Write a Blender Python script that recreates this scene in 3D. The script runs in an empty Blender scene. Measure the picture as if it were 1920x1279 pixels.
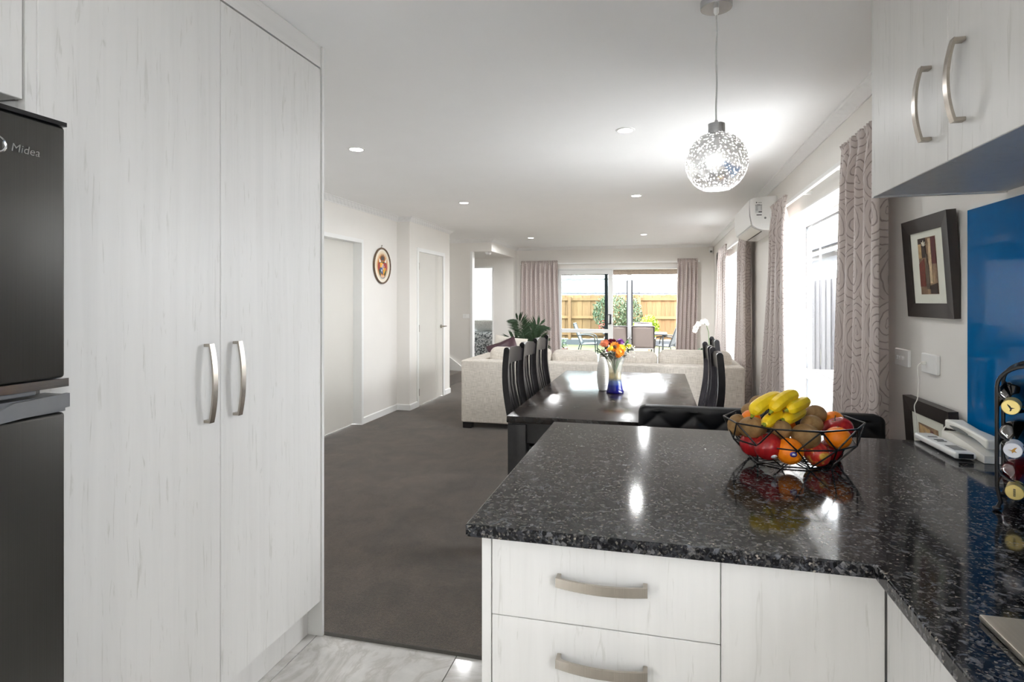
import bpy, bmesh, math, random
from math import sin, cos, pi, radians as R, sqrt, atan2
from mathutils import Vector, Matrix, Euler
S = bpy.context.scene
C = S.collection
random.seed(7)

# ---------------------------------------------------------------- camera
FOC, YAW, HY, HC = 1087.0, R(14.11), 564.0, 1.3657
cd = bpy.data.cameras.new('camera')
cam = bpy.data.objects.new('camera', cd); C.objects.link(cam)
cd.sensor_width = 36.0; cd.lens = 36.0 * FOC / 1920.0
cd.shift_y = -(639.5 - HY) / 1920.0
cd.clip_start = 0.02; cd.clip_end = 300
cam.location = (0, 0, HC); cam.rotation_euler = (R(90), 0, YAW)
S.camera = cam

# ---------------------------------------------------------------- world, exposure
w = bpy.data.worlds.new('overcast_sky'); S.world = w; w.use_nodes = True
bg = w.node_tree.nodes['Background']
bg.inputs[0].default_value = (0.935, 0.968, 1.0, 1); bg.inputs[1].default_value = 15.0
vs = S.view_settings
vs.view_transform = 'Standard'; vs.look = 'None'; vs.gamma = 1.0; vs.use_curve_mapping = False
vs.exposure = 1.04
S.cycles.max_bounces = 9; S.cycles.diffuse_bounces = 7; S.cycles.glossy_bounces = 4; S.cycles.adaptive_threshold = 0.02
S.cycles.transparent_max_bounces = 10; S.cycles.transmission_bounces = 6
S.cycles.caustics_reflective = False; S.cycles.caustics_refractive = False
S.cycles.sample_clamp_indirect = 6.0

def portal(name, loc, rot, sx, sy):
    l = bpy.data.lights.new(name, 'AREA'); l.shape = 'RECTANGLE'; l.size = sx; l.size_y = sy
    l.cycles.is_portal = True
    o = bpy.data.objects.new(name, l); C.objects.link(o); o.location = loc; o.rotation_euler = rot
portal('portal_window_near', (1.24, 4.13, 1.1), (R(90), 0, R(90)), 2.1, 1.85)
portal('portal_window_far', (1.24, 8.05, 1.1), (R(90), 0, R(90)), 2.3, 1.85)
portal('portal_added_kitchen_left', (-2.1, -0.94, 1.08), (R(90), 0, R(-90)), 0.40, 2.1)
portal('portal_slider', (-0.7, 11.30, 1.0), (R(-90), 0, 0), 2.4, 2.0)
portal('portal_added_kitchen_right', (1.24, -0.65, 1.55), (R(90), 0, R(90)), 1.1, 1.1)

# ---------------------------------------------------------------- helpers
def wloc(o):
    v = Vector((0, 0, 0))
    while o is not None:
        v += o.location; o = o.parent
    return v

class MB:
    """collects geometry, then links it as ONE mesh object"""
    def __init__(s): s.v = []; s.f = []; s.uv = None
    def add(s, vs_, fs, M=None):
        n = len(s.v)
        s.v += [tuple(M @ Vector(p)) for p in vs_] if M is not None else [tuple(p) for p in vs_]
        s.f += [tuple(i + n for i in f) for f in fs]; return s
    def box(s, x0, x1, y0, y1, z0, z1, M=None):
        return s.add([(x0,y0,z0),(x1,y0,z0),(x1,y1,z0),(x0,y1,z0),(x0,y0,z1),(x1,y0,z1),(x1,y1,z1),(x0,y1,z1)],
                     [(0,3,2,1),(4,5,6,7),(0,1,5,4),(1,2,6,5),(2,3,7,6),(3,0,4,7)], M)
    def rbox(s, x0, x1, y0, y1, z0, z1, b=0.004, seg=2, M=None):
        bm = bmesh.new(); bmesh.ops.create_cube(bm, size=1.0)
        for v in bm.verts:
            v.co = ((x0+x1)/2 + v.co.x*(x1-x0), (y0+y1)/2 + v.co.y*(y1-y0), (z0+z1)/2 + v.co.z*(z1-z0))
        bmesh.ops.bevel(bm, geom=list(bm.edges), offset=b, offset_type='OFFSET', segments=seg, profile=0.5, affect='EDGES')
        bm.verts.index_update()
        s.add([v.co.copy() for v in bm.verts], [[v.index for v in f.verts] for f in bm.faces], M); bm.free(); return s
    def prism(s, poly, a, b, axis='z', M=None):
        """extrude a 2-D polygon from a to b along axis; poly in the other two axes in order"""
        def P(p, t):
            return {'z': (p[0], p[1], t), 'y': (p[0], t, p[1]), 'x': (t, p[0], p[1])}[axis]
        n = len(poly)
        vs_ = [P(p, a) for p in poly] + [P(p, b) for p in poly]
        fs = [tuple(range(n))[::-1], tuple(range(n, 2*n))] + [(i, (i+1) % n, (i+1) % n + n, i + n) for i in range(n)]
        return s.add(vs_, fs, M)
    def tube(s, pts, r, n=8, closed=False, caps=True, M=None):
        pts = [Vector(p) for p in pts]; m = len(pts)
        rs = r if isinstance(r, (list, tuple)) else [r]*m
        vs_ = []; prev = None
        for i, p in enumerate(pts):
            if closed: t = pts[(i+1) % m] - pts[i-1]
            else: t = pts[min(i+1, m-1)] - pts[max(i-1, 0)]
            t.normalize()
            if prev is None:
                a = Vector((0, 0, 1)) if abs(t.z) < 0.9 else Vector((1, 0, 0))
                u = t.cross(a).normalized()
            else:
                u = (prev - t * prev.dot(t)).normalized()
            prev = u; q = t.cross(u)
            for k in range(n):
                an = 2*pi*k/n
                vs_.append(p + (u*cos(an) + q*sin(an))*rs[i])
        fs = []
        for i in range(m if closed else m-1):
            j = (i+1) % m
            for k in range(n):
                l = (k+1) % n
                fs.append((i*n+k, i*n+l, j*n+l, j*n+k))
        if caps and not closed:
            fs.append(tuple(range(n))[::-1]); fs.append(tuple(range((m-1)*n, m*n)))
        return s.add(vs_, fs, M)
    def sweep(s, pts, wx, wy, side, M=None):
        """rectangular bar wx (along side) by wy swept along pts; wx, wy numbers or lists"""
        pts = [Vector(p) for p in pts]; m = len(pts); side = Vector(side).normalized()
        WX = wx if isinstance(wx, (list, tuple)) else [wx]*m
        WY = wy if isinstance(wy, (list, tuple)) else [wy]*m
        vs_ = []
        for i, p in enumerate(pts):
            t = (pts[min(i+1, m-1)] - pts[max(i-1, 0)]).normalized()
            q = t.cross(side).normalized(); a = side*(WX[i]/2); b = q*(WY[i]/2)
            vs_ += [p-a-b, p+a-b, p+a+b, p-a+b]
        fs = [(0, 1, 2, 3), tuple(4*(m-1)+k for k in (3, 2, 1, 0))]
        for i in range(m-1):
            for k in range(4):
                l = (k+1) % 4
                fs.append((4*i+k, 4*(i+1)+k, 4*(i+1)+l, 4*i+l))
        return s.add(vs_, fs, M)
    def lathe(s, prof, c=(0, 0, 0), n=24, M=None, sx=1, sy=1):
        vs_ = []; m = len(prof)
        for r, z in prof:
            for k in range(n):
                a = 2*pi*k/n
                vs_.append((c[0]+r*cos(a)*sx, c[1]+r*sin(a)*sy, c[2]+z))
        fs = []
        for i in range(m-1):
            for k in range(n):
                l = (k+1) % n
                fs.append((i*n+k, i*n+l, (i+1)*n+l, (i+1)*n+k))
        if prof[0][0] > 1e-5: fs.append(tuple(range(n))[::-1])
        if prof[-1][0] > 1e-5: fs.append(tuple(range((m-1)*n, m*n)))
        return s.add(vs_, fs, M)
    def shell(s, prof, c=(0, 0, 0), n=24, M=None):
        """open lathe without end caps"""
        vs_ = []; m = len(prof)
        for r, z in prof:
            for k in range(n):
                a = 2*pi*k/n
                vs_.append((c[0]+r*cos(a), c[1]+r*sin(a), c[2]+z))
        fs = [(i*n+k, i*n+(k+1) % n, (i+1)*n+(k+1) % n, (i+1)*n+k) for i in range(m-1) for k in range(n)]
        return s.add(vs_, fs, M)
    def ball(s, c, r, nu=16, nv=10, M=None, fn=None):
        rx, ry, rz = r if isinstance(r, (list, tuple)) else (r, r, r)
        T = Matrix.Translation(c) if M is None else Matrix.Translation(c) @ M
        vs_ = [(0, 0, -rz)]
        for i in range(1, nv):
            ph = -pi/2 + pi*i/nv
            for k in range(nu):
                a = 2*pi*k/nu
                p = (rx*cos(ph)*cos(a), ry*cos(ph)*sin(a), rz*sin(ph))
                vs_.append(fn(p) if fn else p)
        vs_.append((0, 0, rz))
        if fn: vs_[0] = fn(vs_[0]); vs_[-1] = fn(vs_[-1])
        fs = [(0, 1+(k+1) % nu, 1+k) for k in range(nu)]
        for i in range(nv-2):
            for k in range(nu):
                l = (k+1) % nu
                fs.append((1+i*nu+k, 1+i*nu+l, 1+(i+1)*nu+l, 1+(i+1)*nu+k))
        e = len(vs_)-1
        fs += [(e, 1+(nv-2)*nu+k, 1+(nv-2)*nu+(k+1) % nu) for k in range(nu)]
        return s.add(vs_, fs, T)
    def grid(s, fn, nu, nv, uvfn=None):
        n = len(s.v)
        s.v += [tuple(fn(i/nu, j/nv)) for j in range(nv+1) for i in range(nu+1)]
        s.f += [(n+j*(nu+1)+i, n+j*(nu+1)+i+1, n+(j+1)*(nu+1)+i+1, n+(j+1)*(nu+1)+i) for j in range(nv) for i in range(nu)]
        if uvfn:
            if s.uv is None: s.uv = {}
            for j in range(nv+1):
                for i in range(nu+1): s.uv[n+j*(nu+1)+i] = uvfn(i/nu, j/nv)
        return s
    def mesh(s, name, mat, smooth=True, ang=35):
        me = bpy.data.meshes.new(name); me.from_pydata(s.v, [], s.f); me.update()
        bm = bmesh.new(); bm.from_mesh(me); bmesh.ops.recalc_face_normals(bm, faces=bm.faces[:])
        if s.uv:
            L = bm.loops.layers.uv.new('UVMap')
            for f in bm.faces:
                for l in f.loops: l[L].uv = s.uv.get(l.vert.index, (0, 0))
        if smooth:
            lim = R(ang)
            for f in bm.faces: f.smooth = True
            for e in bm.edges:
                if len(e.link_faces) == 2 and e.calc_face_angle(0) > lim: e.smooth = False
        bm.to_mesh(me); bm.free()
        if mat is not None: me.materials.append(mat)
        return me
    def build(s, name, mat, parent=None, local=False, smooth=True, ang=35):
        o = bpy.data.objects.new(name, s.mesh(name, mat, smooth, ang)); C.objects.link(o)
        if parent is not None:
            o.parent = parent
            if not local: o.location = -wloc(parent)
        return o

def tag(o, label=None, cat=None, group=None, kind=None):
    if label: o['label'] = label
    if cat: o['category'] = cat
    if group: o['group'] = group
    if kind: o['kind'] = kind
    return o
def thing(name, label, cat, loc=(0, 0, 0), group=None, rz=0, kind=None):
    o = bpy.data.objects.new(name, None); C.objects.link(o); o.location = loc; o.rotation_euler = (0, 0, rz)
    o.empty_display_size = 0.05
    return tag(o, label, cat, group, kind)
def struct(o, label=None):
    o['kind'] = 'structure'
    if label: o['label'] = label
    return o
def copy_tree(o, parent=None):
    c = o.copy(); C.objects.link(c); c.parent = parent
    for ch in list(o.children):
        copy_tree(ch, c)
    return c
def solidify(o, t, off=0):
    m = o.modifiers.new('thickness', 'SOLIDIFY'); m.thickness = t; m.offset = off
def subsurf(o, n=1):
    m = o.modifiers.new('smooth', 'SUBSURF'); m.levels = n; m.render_levels = n

# ---------------------------------------------------------------- materials
def srgb(r, g, b):
    f = lambda c: (c/12.92 if c <= 0.04045 else ((c+0.055)/1.055)**2.4)
    return (f(r/255), f(g/255), f(b/255), 1)
def newmat(name):
    m = bpy.data.materials.new(name); m.use_nodes = True
    nt = m.node_tree; b = nt.nodes['Principled BSDF']
    return m, nt, b
def N(nt, t, **k):
    n = nt.nodes.new(t)
    for a, v in k.items(): setattr(n, a, v)
    return n
def pset(b, **k):
    mp = {'rough': 'Roughness', 'metal': 'Metallic', 'spec': 'Specular IOR Level', 'coat': 'Coat Weight', 'coatr': 'Coat Roughness',
          'trans': 'Transmission Weight', 'ior': 'IOR', 'sss': 'Subsurface Weight', 'sheen': 'Sheen Weight'}
    for a, v in k.items(): b.inputs[mp[a]].default_value = v
def ramp(nt, src, stops):
    r = N(nt, 'ShaderNodeValToRGB'); e = r.color_ramp.elements
    while len(e) < len(stops): e.new(0.5)
    for i, (p, c) in enumerate(stops): e[i].position = p; e[i].color = c if len(c) == 4 else (*c, 1)
    nt.links.new(src, r.inputs[0]); return r
def coords(nt, scale=(1, 1, 1), kind='Object', rot=(0, 0, 0)):
    t = N(nt, 'ShaderNodeTexCoord'); m = N(nt, 'ShaderNodeMapping')
    m.inputs['Scale'].default_value = scale; m.inputs['Rotation'].default_value = rot
    nt.links.new(t.outputs[kind], m.inputs[0]); return m.outputs[0]
def noise(nt, vec, scale, detail=4, rough=0.55, dist=0):
    n = N(nt, 'ShaderNodeTexNoise'); n.inputs['Scale'].default_value = scale; n.inputs['Detail'].default_value = detail
    n.inputs['Roughness'].default_value = rough; n.inputs['Distortion'].default_value = dist
    if vec is not None: nt.links.new(vec, n.inputs['Vector'])
    return n.outputs['Fac']
def mixc(nt, a, b, f, mode='MIX'):
    m = N(nt, 'ShaderNodeMix', data_type='RGBA', blend_type=mode)
    for i, x in ((6, a), (7, b), (0, f)):
        if hasattr(x, 'is_output'): nt.links.new(x, m.inputs[i])
        else: m.inputs[i].default_value = x
    return m.outputs[2]
def math_(nt, op, a, b=None, c=None):
    m = N(nt, 'ShaderNodeMath', operation=op)
    for i, x in enumerate((a, b, c)):
        if x is None: continue
        if hasattr(x, 'is_output'): nt.links.new(x, m.inputs[i])
        else: m.inputs[i].default_value = x
    return m.outputs[0]
def bump(nt, b, h, strength=0.2, dist=0.01):
    n = N(nt, 'ShaderNodeBump'); n.inputs['Strength'].default_value = strength; n.inputs['Distance'].default_value = dist
    nt.links.new(h, n.inputs['Height']); nt.links.new(n.outputs[0], b.inputs['Normal'])
def plain(name, col, rough=0.5, var=0.06, vs_=40, **k):
    """one colour with slight procedural mottling"""
    m, nt, b = newmat(name); pset(b, rough=rough, **k)
    n = noise(nt, coords(nt), vs_, 3)
    lo = tuple(c*(1-var) for c in col[:3]); hi = tuple(min(1, c*(1+var)) for c in col[:3])
    r = ramp(nt, n, [(0.3, lo), (0.7, hi)]); nt.links.new(r.outputs[0], b.inputs['Base Color'])
    return m
def emis(name, col, strength):
    m = bpy.data.materials.new(name); m.use_nodes = True; nt = m.node_tree; nt.nodes.clear()
    e = N(nt, 'ShaderNodeEmission'); o = N(nt, 'ShaderNodeOutputMaterial')
    e.inputs[0].default_value = col; e.inputs[1].default_value = strength; nt.links.new(e.outputs[0], o.inputs[0]); return m
def thin_glass(name, tint=(0.985, 0.985, 0.985, 1), refl=0.06):
    m = bpy.data.materials.new(name); m.use_nodes = True; nt = m.node_tree; nt.nodes.clear()
    t = N(nt, 'ShaderNodeBsdfTransparent'); t.inputs[0].default_value = tint
    g = N(nt, 'ShaderNodeBsdfGlossy'); g.inputs['Roughness'].default_value = 0.01
    lw = N(nt, 'ShaderNodeLayerWeight'); lw.inputs[0].default_value = 0.5
    fr = math_(nt, 'ADD', math_(nt, 'MULTIPLY', math_(nt, 'POWER', lw.outputs['Facing'], 5.0), 0.06), 0.014)
    mx = N(nt, 'ShaderNodeMixShader'); o = N(nt, 'ShaderNodeOutputMaterial')
    nt.links.new(fr, mx.inputs[0]); nt.links.new(t.outputs[0], mx.inputs[1]); nt.links.new(g.outputs[0], mx.inputs[2])
    nt.links.new(mx.outputs[0], o.inputs[0]); return m
def laminate(name, axis='z', base=(207, 205, 202)):
    m, nt, b = newmat(name); pset(b, rough=0.38, spec=0.4)
    sc = {'z': (26, 26, 1.1), 'y': (26, 1.1, 26)}[axis]; sf = {'z': (60, 60, 5.5), 'y': (60, 5.5, 60)}[axis]
    g = noise(nt, coords(nt, sc), 1.0, 6, 0.62, 0.6)
    f = noise(nt, coords(nt, sf), 1.0, 5, 0.6, 1.2)
    big = noise(nt, coords(nt, {'z': (3, 3, 0.8), 'y': (3, 0.8, 3)}[axis]), 1.0, 2)
    B = srgb(*base); D = tuple(c*0.95 for c in B[:3])+(1,)
    r = ramp(nt, g, [(0.30, D), (0.52, B), (0.75, tuple(min(1, c*1.03) for c in B[:3])+(1,))])
    fl = ramp(nt, f, [(0.60, (0, 0, 0, 1)), (0.68, (1, 1, 1, 1))])
    msk = math_(nt, 'MULTIPLY', fl.outputs[0], math_(nt, 'MULTIPLY', big, 0.9))
    c = mixc(nt, r.outputs[0], srgb(172, 170, 163), msk)
    nt.links.new(c, b.inputs['Base Color']); bump(nt, b, g, 0.05, 0.003); return m

M = {}
M['wall'] = plain('wall_paint', srgb(232, 229, 224), 0.75, 0.012, 3)
M['ceiling'] = plain('ceiling_paint', srgb(246, 246, 246), 0.8, 0.008, 3)
M['white'] = plain('white_trim_paint', srgb(236, 236, 234), 0.4, 0.01, 6)
M['door'] = plain('door_paint', srgb(214, 211, 204), 0.5, 0.012, 4)
M['lam'] = laminate('white_woodgrain_laminate')
M['lamh'] = laminate('white_woodgrain_laminate_horizontal', 'y')
M['lamw'] = M['lam']
M['edge'] = plain('white_edge_tape', srgb(204, 203, 200), 0.4, 0.01)
M['alu'] = plain('white_aluminium', srgb(222, 223, 221), 0.35, 0.01, 10)
M['aludark'] = plain('charcoal_aluminium', srgb(58, 60, 63), 0.4, 0.05, 10)
M['black_plastic'] = plain('black_plastic', srgb(22, 22, 23), 0.4)
M['white_plastic'] = plain('white_plastic', srgb(238, 238, 236), 0.3, 0.01)
M['cream_plastic'] = plain('cream_plastic', srgb(236, 234, 226), 0.35, 0.015)
M['grey_plastic'] = plain('grey_plastic', srgb(120, 122, 120), 0.4)
M['glass'] = thin_glass('window_glass')
M['tint'] = thin_glass('sliding_door_glass', (0.80, 0.86, 0.86, 1))
def brushed(name, col, rough=0.3, sc=(4, 4, 300)):
    m, nt, b = newmat(name); pset(b, rough=rough, metal=1.0)
    n = noise(nt, coords(nt, sc), 1.0, 3)
    r = ramp(nt, n, [(0.3, tuple(c*0.86 for c in col[:3])), (0.7, col)]); nt.links.new(r.outputs[0], b.inputs['Base Color'])
    return m
M['nickel'] = brushed('brushed_nickel', srgb(186, 178, 168), 0.27)
M['chrome'] = brushed('satin_chrome', srgb(205, 206, 208), 0.2)
M['steel'] = brushed('brushed_steel', srgb(196, 190, 178), 0.32, (200, 4, 4))
M['fridge'] = brushed('dark_brushed_steel_door', srgb(98, 97, 95), 0.36, (900, 900, 2))
M['fridge_trim'] = plain('grey_fridge_trim', srgb(130, 131, 134), 0.35, 0.03, metal=0.5)

# granite
m, nt, b = newmat('dark_granite'); pset(b, rough=0.09, spec=0.20); M['granite'] = m
v = coords(nt)
def cells(scale, stops, rnd=1.0):
    vo = N(nt, 'ShaderNodeTexVoronoi'); vo.inputs['Scale'].default_value = scale; nt.links.new(v, vo.inputs['Vector'])
    sp = N(nt, 'ShaderNodeSeparateColor'); nt.links.new(vo.outputs['Color'], sp.inputs[0])
    r = ramp(nt, sp.outputs[0], stops); r.color_ramp.interpolation = 'CONSTANT'; return r.outputs[0]
g1 = cells(270, [(0.0, srgb(8, 9, 12)), (0.42, srgb(34, 34, 37)), (0.70, srgb(66, 64, 62)), (0.89, srgb(100, 96, 90)), (0.98, srgb(140, 132, 122))])
g2 = cells(115, [(0.0, srgb(10, 11, 14)), (0.45, srgb(44, 44, 48)), (0.8, srgb(92, 91, 92))])
n1 = noise(nt, v, 60, 4, 0.7); n2 = noise(nt, v, 26, 4, 0.6, 1.8)
f1 = ramp(nt, n1, [(0.42, (0, 0, 0, 1)), (0.58, (1, 1, 1, 1))])
c1 = mixc(nt, g1, g2, f1.outputs[0])
r2 = ramp(nt, n2, [(0.60, (0, 0, 0, 1)), (0.66, (1, 1, 1, 1))])
c3 = mixc(nt, c1, srgb(104, 106, 112), math_(nt, 'MULTIPLY', r2.outputs[0], 0.6))
nt.links.new(c3, b.inputs['Base Color'])

# carpet
m, nt, b = newmat('taupe_cut_pile_carpet'); pset(b, rough=0.95, spec=0.1, sheen=0.3); M['carpet'] = m
v = coords(nt)
n1 = noise(nt, v, 260, 3, 0.7); n2 = noise(nt, v, 3.2, 5, 0.65, 0.8); n3 = noise(nt, coords(nt, (9, 5, 9)), 1.5, 4, 0.6, 0.5)
r1 = ramp(nt, n1, [(0.3, srgb(62, 53, 44)), (0.7, srgb(104, 91, 78))])
r2 = ramp(nt, n2, [(0.30, (0.62, 0.62, 0.60, 1)), (0.64, (1.12, 1.12, 1.12, 1))])
r3 = ramp(nt, n3, [(0.3, (0.78, 0.77, 0.76, 1)), (0.65, (1.06, 1.06, 1.06, 1))])
n4 = noise(nt, v, 85, 3, 0.75); r4 = ramp(nt, n4, [(0.32, (0.62, 0.62, 0.62, 1)), (0.66, (1.3, 1.3, 1.3, 1))])
c = mixc(nt, mixc(nt, mixc(nt, r1.outputs[0], r2.outputs[0], 1.0, 'MULTIPLY'), r3.outputs[0], 1.0, 'MULTIPLY'), r4.outputs[0], 1.0, 'MULTIPLY')
nt.links.new(c, b.inputs['Base Color']); bump(nt, b, n1, 0.9, 0.006)

# marble tile
def marble(name, base):
    m, nt, b = newmat(name); pset(b, rough=0.10, spec=0.5)
    oi = N(nt, 'ShaderNodeObjectInfo'); v = coords(nt)
    ad = N(nt, 'ShaderNodeVectorMath', operation='ADD')
    sc = N(nt, 'ShaderNodeVectorMath', operation='SCALE'); sc.inputs['Scale'].default_value = 3.7
    nt.links.new(oi.outputs['Location'], sc.inputs[0])
    nt.links.new(v, ad.inputs[0]); nt.links.new(sc.outputs[0], ad.inputs[1]); v = ad.outputs[0]
    n1 = noise(nt, v, 3.0, 6, 0.62, 1.4); n2 = noise(nt, v, 9, 5, 0.6)
    B = srgb(*base)
    vein = ramp(nt, n1, [(0.44, (0, 0, 0, 1)), (0.5, (1, 1, 1, 1)), (0.56, (0, 0, 0, 1))])
    cl = ramp(nt, n2, [(0.3, tuple(c*0.78 for c in B[:3])), (0.7, B)])
    c = mixc(nt, cl.outputs[0], srgb(150, 142, 132), math_(nt, 'MULTIPLY', vein.outputs[0], 0.4))
    nt.links.new(c, b.inputs['Base Color']); return m
M['tile'] = marble('pale_marble_tile', (210, 208, 204))
M['grout'] = plain('grey_grout', srgb(92, 90, 86), 0.9)

# curtain fabric with a woven rose outline
m, nt, b = newmat('mauve_rose_jacquard'); pset(b, rough=0.42, spec=0.35, sheen=0.25); M['curtain'] = m
uv = N(nt, 'ShaderNodeTexCoord').outputs['UV']
nz = N(nt, 'ShaderNodeTexNoise'); nz.inputs['Scale'].default_value = 7; nz.inputs['Detail'].default_value = 3; nt.links.new(uv, nz.inputs['Vector'])
sub = N(nt, 'ShaderNodeVectorMath', operation='SUBTRACT'); nt.links.new(nz.outputs['Color'], sub.inputs[0]); sub.inputs[1].default_value = (0.5, 0.5, 0.5)
scl = N(nt, 'ShaderNodeVectorMath', operation='SCALE'); nt.links.new(sub.outputs[0], scl.inputs[0]); scl.inputs['Scale'].default_value = 0.06
uvw = N(nt, 'ShaderNodeVectorMath', operation='ADD'); nt.links.new(uv, uvw.inputs[0]); nt.links.new(scl.outputs[0], uvw.inputs[1])
vo = N(nt, 'ShaderNodeTexVoronoi', voronoi_dimensions='2D'); vo.inputs['Scale'].default_value = 4.3; vo.inputs['Randomness'].default_value = 0.4
nt.links.new(uvw.outputs[0], vo.inputs['Vector'])
big = N(nt, 'ShaderNodeVectorMath', operation='SCALE'); nt.links.new(uvw.outputs[0], big.inputs[0]); big.inputs['Scale'].default_value = 1.0
df = N(nt, 'ShaderNodeVectorMath', operation='SUBTRACT'); nt.links.new(big.outputs[0], df.inputs[0]); nt.links.new(vo.outputs['Position'], df.inputs[1])
sx = N(nt, 'ShaderNodeSeparateXYZ'); nt.links.new(df.outputs[0], sx.inputs[0])
an = math_(nt, 'ARCTAN2', sx.outputs[1], sx.outputs[0])
ph = math_(nt, 'ADD', math_(nt, 'MULTIPLY', vo.outputs['Distance'], 44.0), an)
petal = math_(nt, 'MULTIPLY', math_(nt, 'SINE', math_(nt, 'MULTIPLY', an, 3.0)), 0.9)
wv = math_(nt, 'ABSOLUTE', math_(nt, 'SINE', math_(nt, 'MULTIPLY', math_(nt, 'ADD', ph, petal), 0.5)))
ln = ramp(nt, wv, [(0.14, (1, 1, 1, 1)), (0.40, (0, 0, 0, 1))])
fine = noise(nt, coords(nt, (900, 900, 900), 'UV'), 1.0, 2)
sat = ramp(nt, fine, [(0.3, srgb(190, 178, 173)), (0.7, srgb(208, 197, 192))])
c = mixc(nt, sat.outputs[0], srgb(120, 104, 99), math_(nt, 'MULTIPLY', ln.outputs[0], 0.62))
nt.links.new(c, b.inputs['Base Color']); bump(nt, b, math_(nt, 'SUBTRACT', 1.0, ln.outputs[0]), 0.35, 0.004)
rr = math_(nt, 'ADD', math_(nt, 'MULTIPLY', ln.outputs[0], 0.3), 0.40); nt.links.new(rr, b.inputs['Roughness'])

# linen
def linen(name, a, c):
    m, nt, b = newmat(name); pset(b, rough=0.9, spec=0.15, sheen=0.2)
    x = noise(nt, coords(nt, (260, 260, 14)), 1.0, 2); y = noise(nt, coords(nt, (14, 14, 260)), 1.0, 2)
    s_ = math_(nt, 'MULTIPLY', math_(nt, 'ADD', x, y), 0.5)
    r = ramp(nt, s_, [(0.36, srgb(*a)), (0.6, srgb(*c))]); nt.links.new(r.outputs[0], b.inputs['Base Color'])
    bump(nt, b, s_, 0.25, 0.002); return m
M['linen'] = linen('beige_linen_weave', (184, 176, 165), (226, 219, 209))
# black furniture wood
m, nt, b = newmat('black_stained_wood'); pset(b, rough=0.28, spec=0.5); M['blackwood'] = m
n1 = noise(nt, coords(nt, (30, 2, 30)), 1.0, 5); r = ramp(nt, n1, [(0.3, srgb(16, 15, 17)), (0.75, srgb(34, 31, 33))]); nt.links.new(r.outputs[0], b.inputs['Base Color'])
# dining table top: worn dark gloss
m, nt, b = newmat('worn_dark_table_lacquer'); pset(b, spec=0.42); M['tabletop'] = m
n1 = noise(nt, coords(nt, (26, 1.6, 26)), 1.0, 6, 0.6, 0.6); n2 = noise(nt, coords(nt), 9, 6, 0.7); n3 = noise(nt, coords(nt), 70, 2, 0.6)
r = ramp(nt, n1, [(0.3, srgb(20, 17, 16)), (0.75, srgb(48, 39, 34))])
sp = ramp(nt, n3, [(0.70, (0, 0, 0, 1)), (0.76, (1, 1, 1, 1))])
c = mixc(nt, r.outputs[0], srgb(130, 124, 118), math_(nt, 'MULTIPLY', sp.outputs[0], 0.35)); nt.links.new(c, b.inputs['Base Color'])
rr = ramp(nt, n2, [(0.35, (0.14, 0.14, 0.14, 1)), (0.7, (0.30, 0.30, 0.30, 1))]); nt.links.new(rr.outputs[0], b.inputs['Roughness'])
M['leather'] = plain('black_leather', srgb(14, 15, 20), 0.36, 0.12, 120, spec=0.42)
M['iron'] = plain('black_iron', srgb(16, 16, 18), 0.38, 0.1)
M['wire'] = plain('black_wire', srgb(14, 14, 15), 0.35, 0.1)
m, nt, b = newmat('blue_back_painted_glass'); pset(b, rough=0.04, spec=0.06); M['blue'] = m
n1 = noise(nt, coords(nt), 2, 1); r = ramp(nt, n1, [(0.3, srgb(0, 88, 146)), (0.7, srgb(0, 93, 152))]); nt.links.new(r.outputs[0], b.inputs['Base Color'])
M['frame'] = plain('dark_brown_frame', srgb(42, 35, 32), 0.4, 0.1, 20)
M['mat_board'] = plain('cream_mat_board', srgb(226, 227, 214), 0.8, 0.015)
# ================================================================ STRUCTURE
XR, XL1, XL2, XB = 0.99, -3.14, -2.97, -2.70
YP, YS, YF, YC, YBK = 6.63, 9.34, 11.10, 2.112, -1.20
HCL, HD = 2.40, 2.01

# floor: slab with marble tiles, carpet beyond
fl = struct(MB().box(-4.6, 1.2, -1.3, 15.2, -0.2, -0.012).build('floor', M['grout'], smooth=False), 'grey grout bed under the kitchen tiles')
tm = MB().rbox(0.0015, 0.5985, 0.0015, 0.5985, 0, 0.0115, 0.0012, 1).mesh('tile', M['tile'])
for i in range(-2, 4):
    for j in range(0, 6):
        x = -0.75 + 0.6*i; y = YC - 0.6*(j+1)
        if x + 0.6 < -2.0 or x > 0.95: continue
        t = bpy.data.objects.new('tile', tm); C.objects.link(t); t.parent = fl; t.location = (x, y, -0.0118)
cp = struct(MB().box(-3.3, XR, YC+0.004, YF+0.02, -0.011, 0.012).box(-4.5, -2.97, 8.06, 15, -0.011, 0.0118).build('floor_carpet', M['carpet'], smooth=False), 'taupe cut pile carpet running through to the lounge')
struct(MB().box(-1.32, XR, YC-0.001, YC+0.003, -0.006, 0.0125).build('trim_1', M['grout'], smooth=False), 'thin metal strip between tiles and carpet')

# ceiling
struct(MB().box(-4.7, 1.25, -1.4, 11.3, HCL, HCL+0.1).build('ceiling', M['ceiling'], smooth=False), 'smooth white painted ceiling')

# right wall with two window openings
W1, W2, SILL = (3.08, 5.19), (6.90, 9.20), 0.16
mb = MB()
for a, b_ in ((YBK-0.1, -1.15), (-0.15, W1[0]), (W1[1], W2[0]), (W2[1], YF+0.15)): mb.box(XR, 1.22, a, b_, -0.15, HCL)
for a, b_ in (W1, W2): mb.box(XR, 1.22, a, b_, -0.15, SILL); mb.box(XR, 1.22, a, b_, HD, HCL)
mb.box(XR, 1.22, -1.15, -0.15, -0.15, 1.05).box(XR, 1.22, -1.15, -0.15, 2.05, HCL)
struct(mb.build('wall_right', M['wall'], smooth=False), 'warm white painted wall with windows and curtains')
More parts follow.
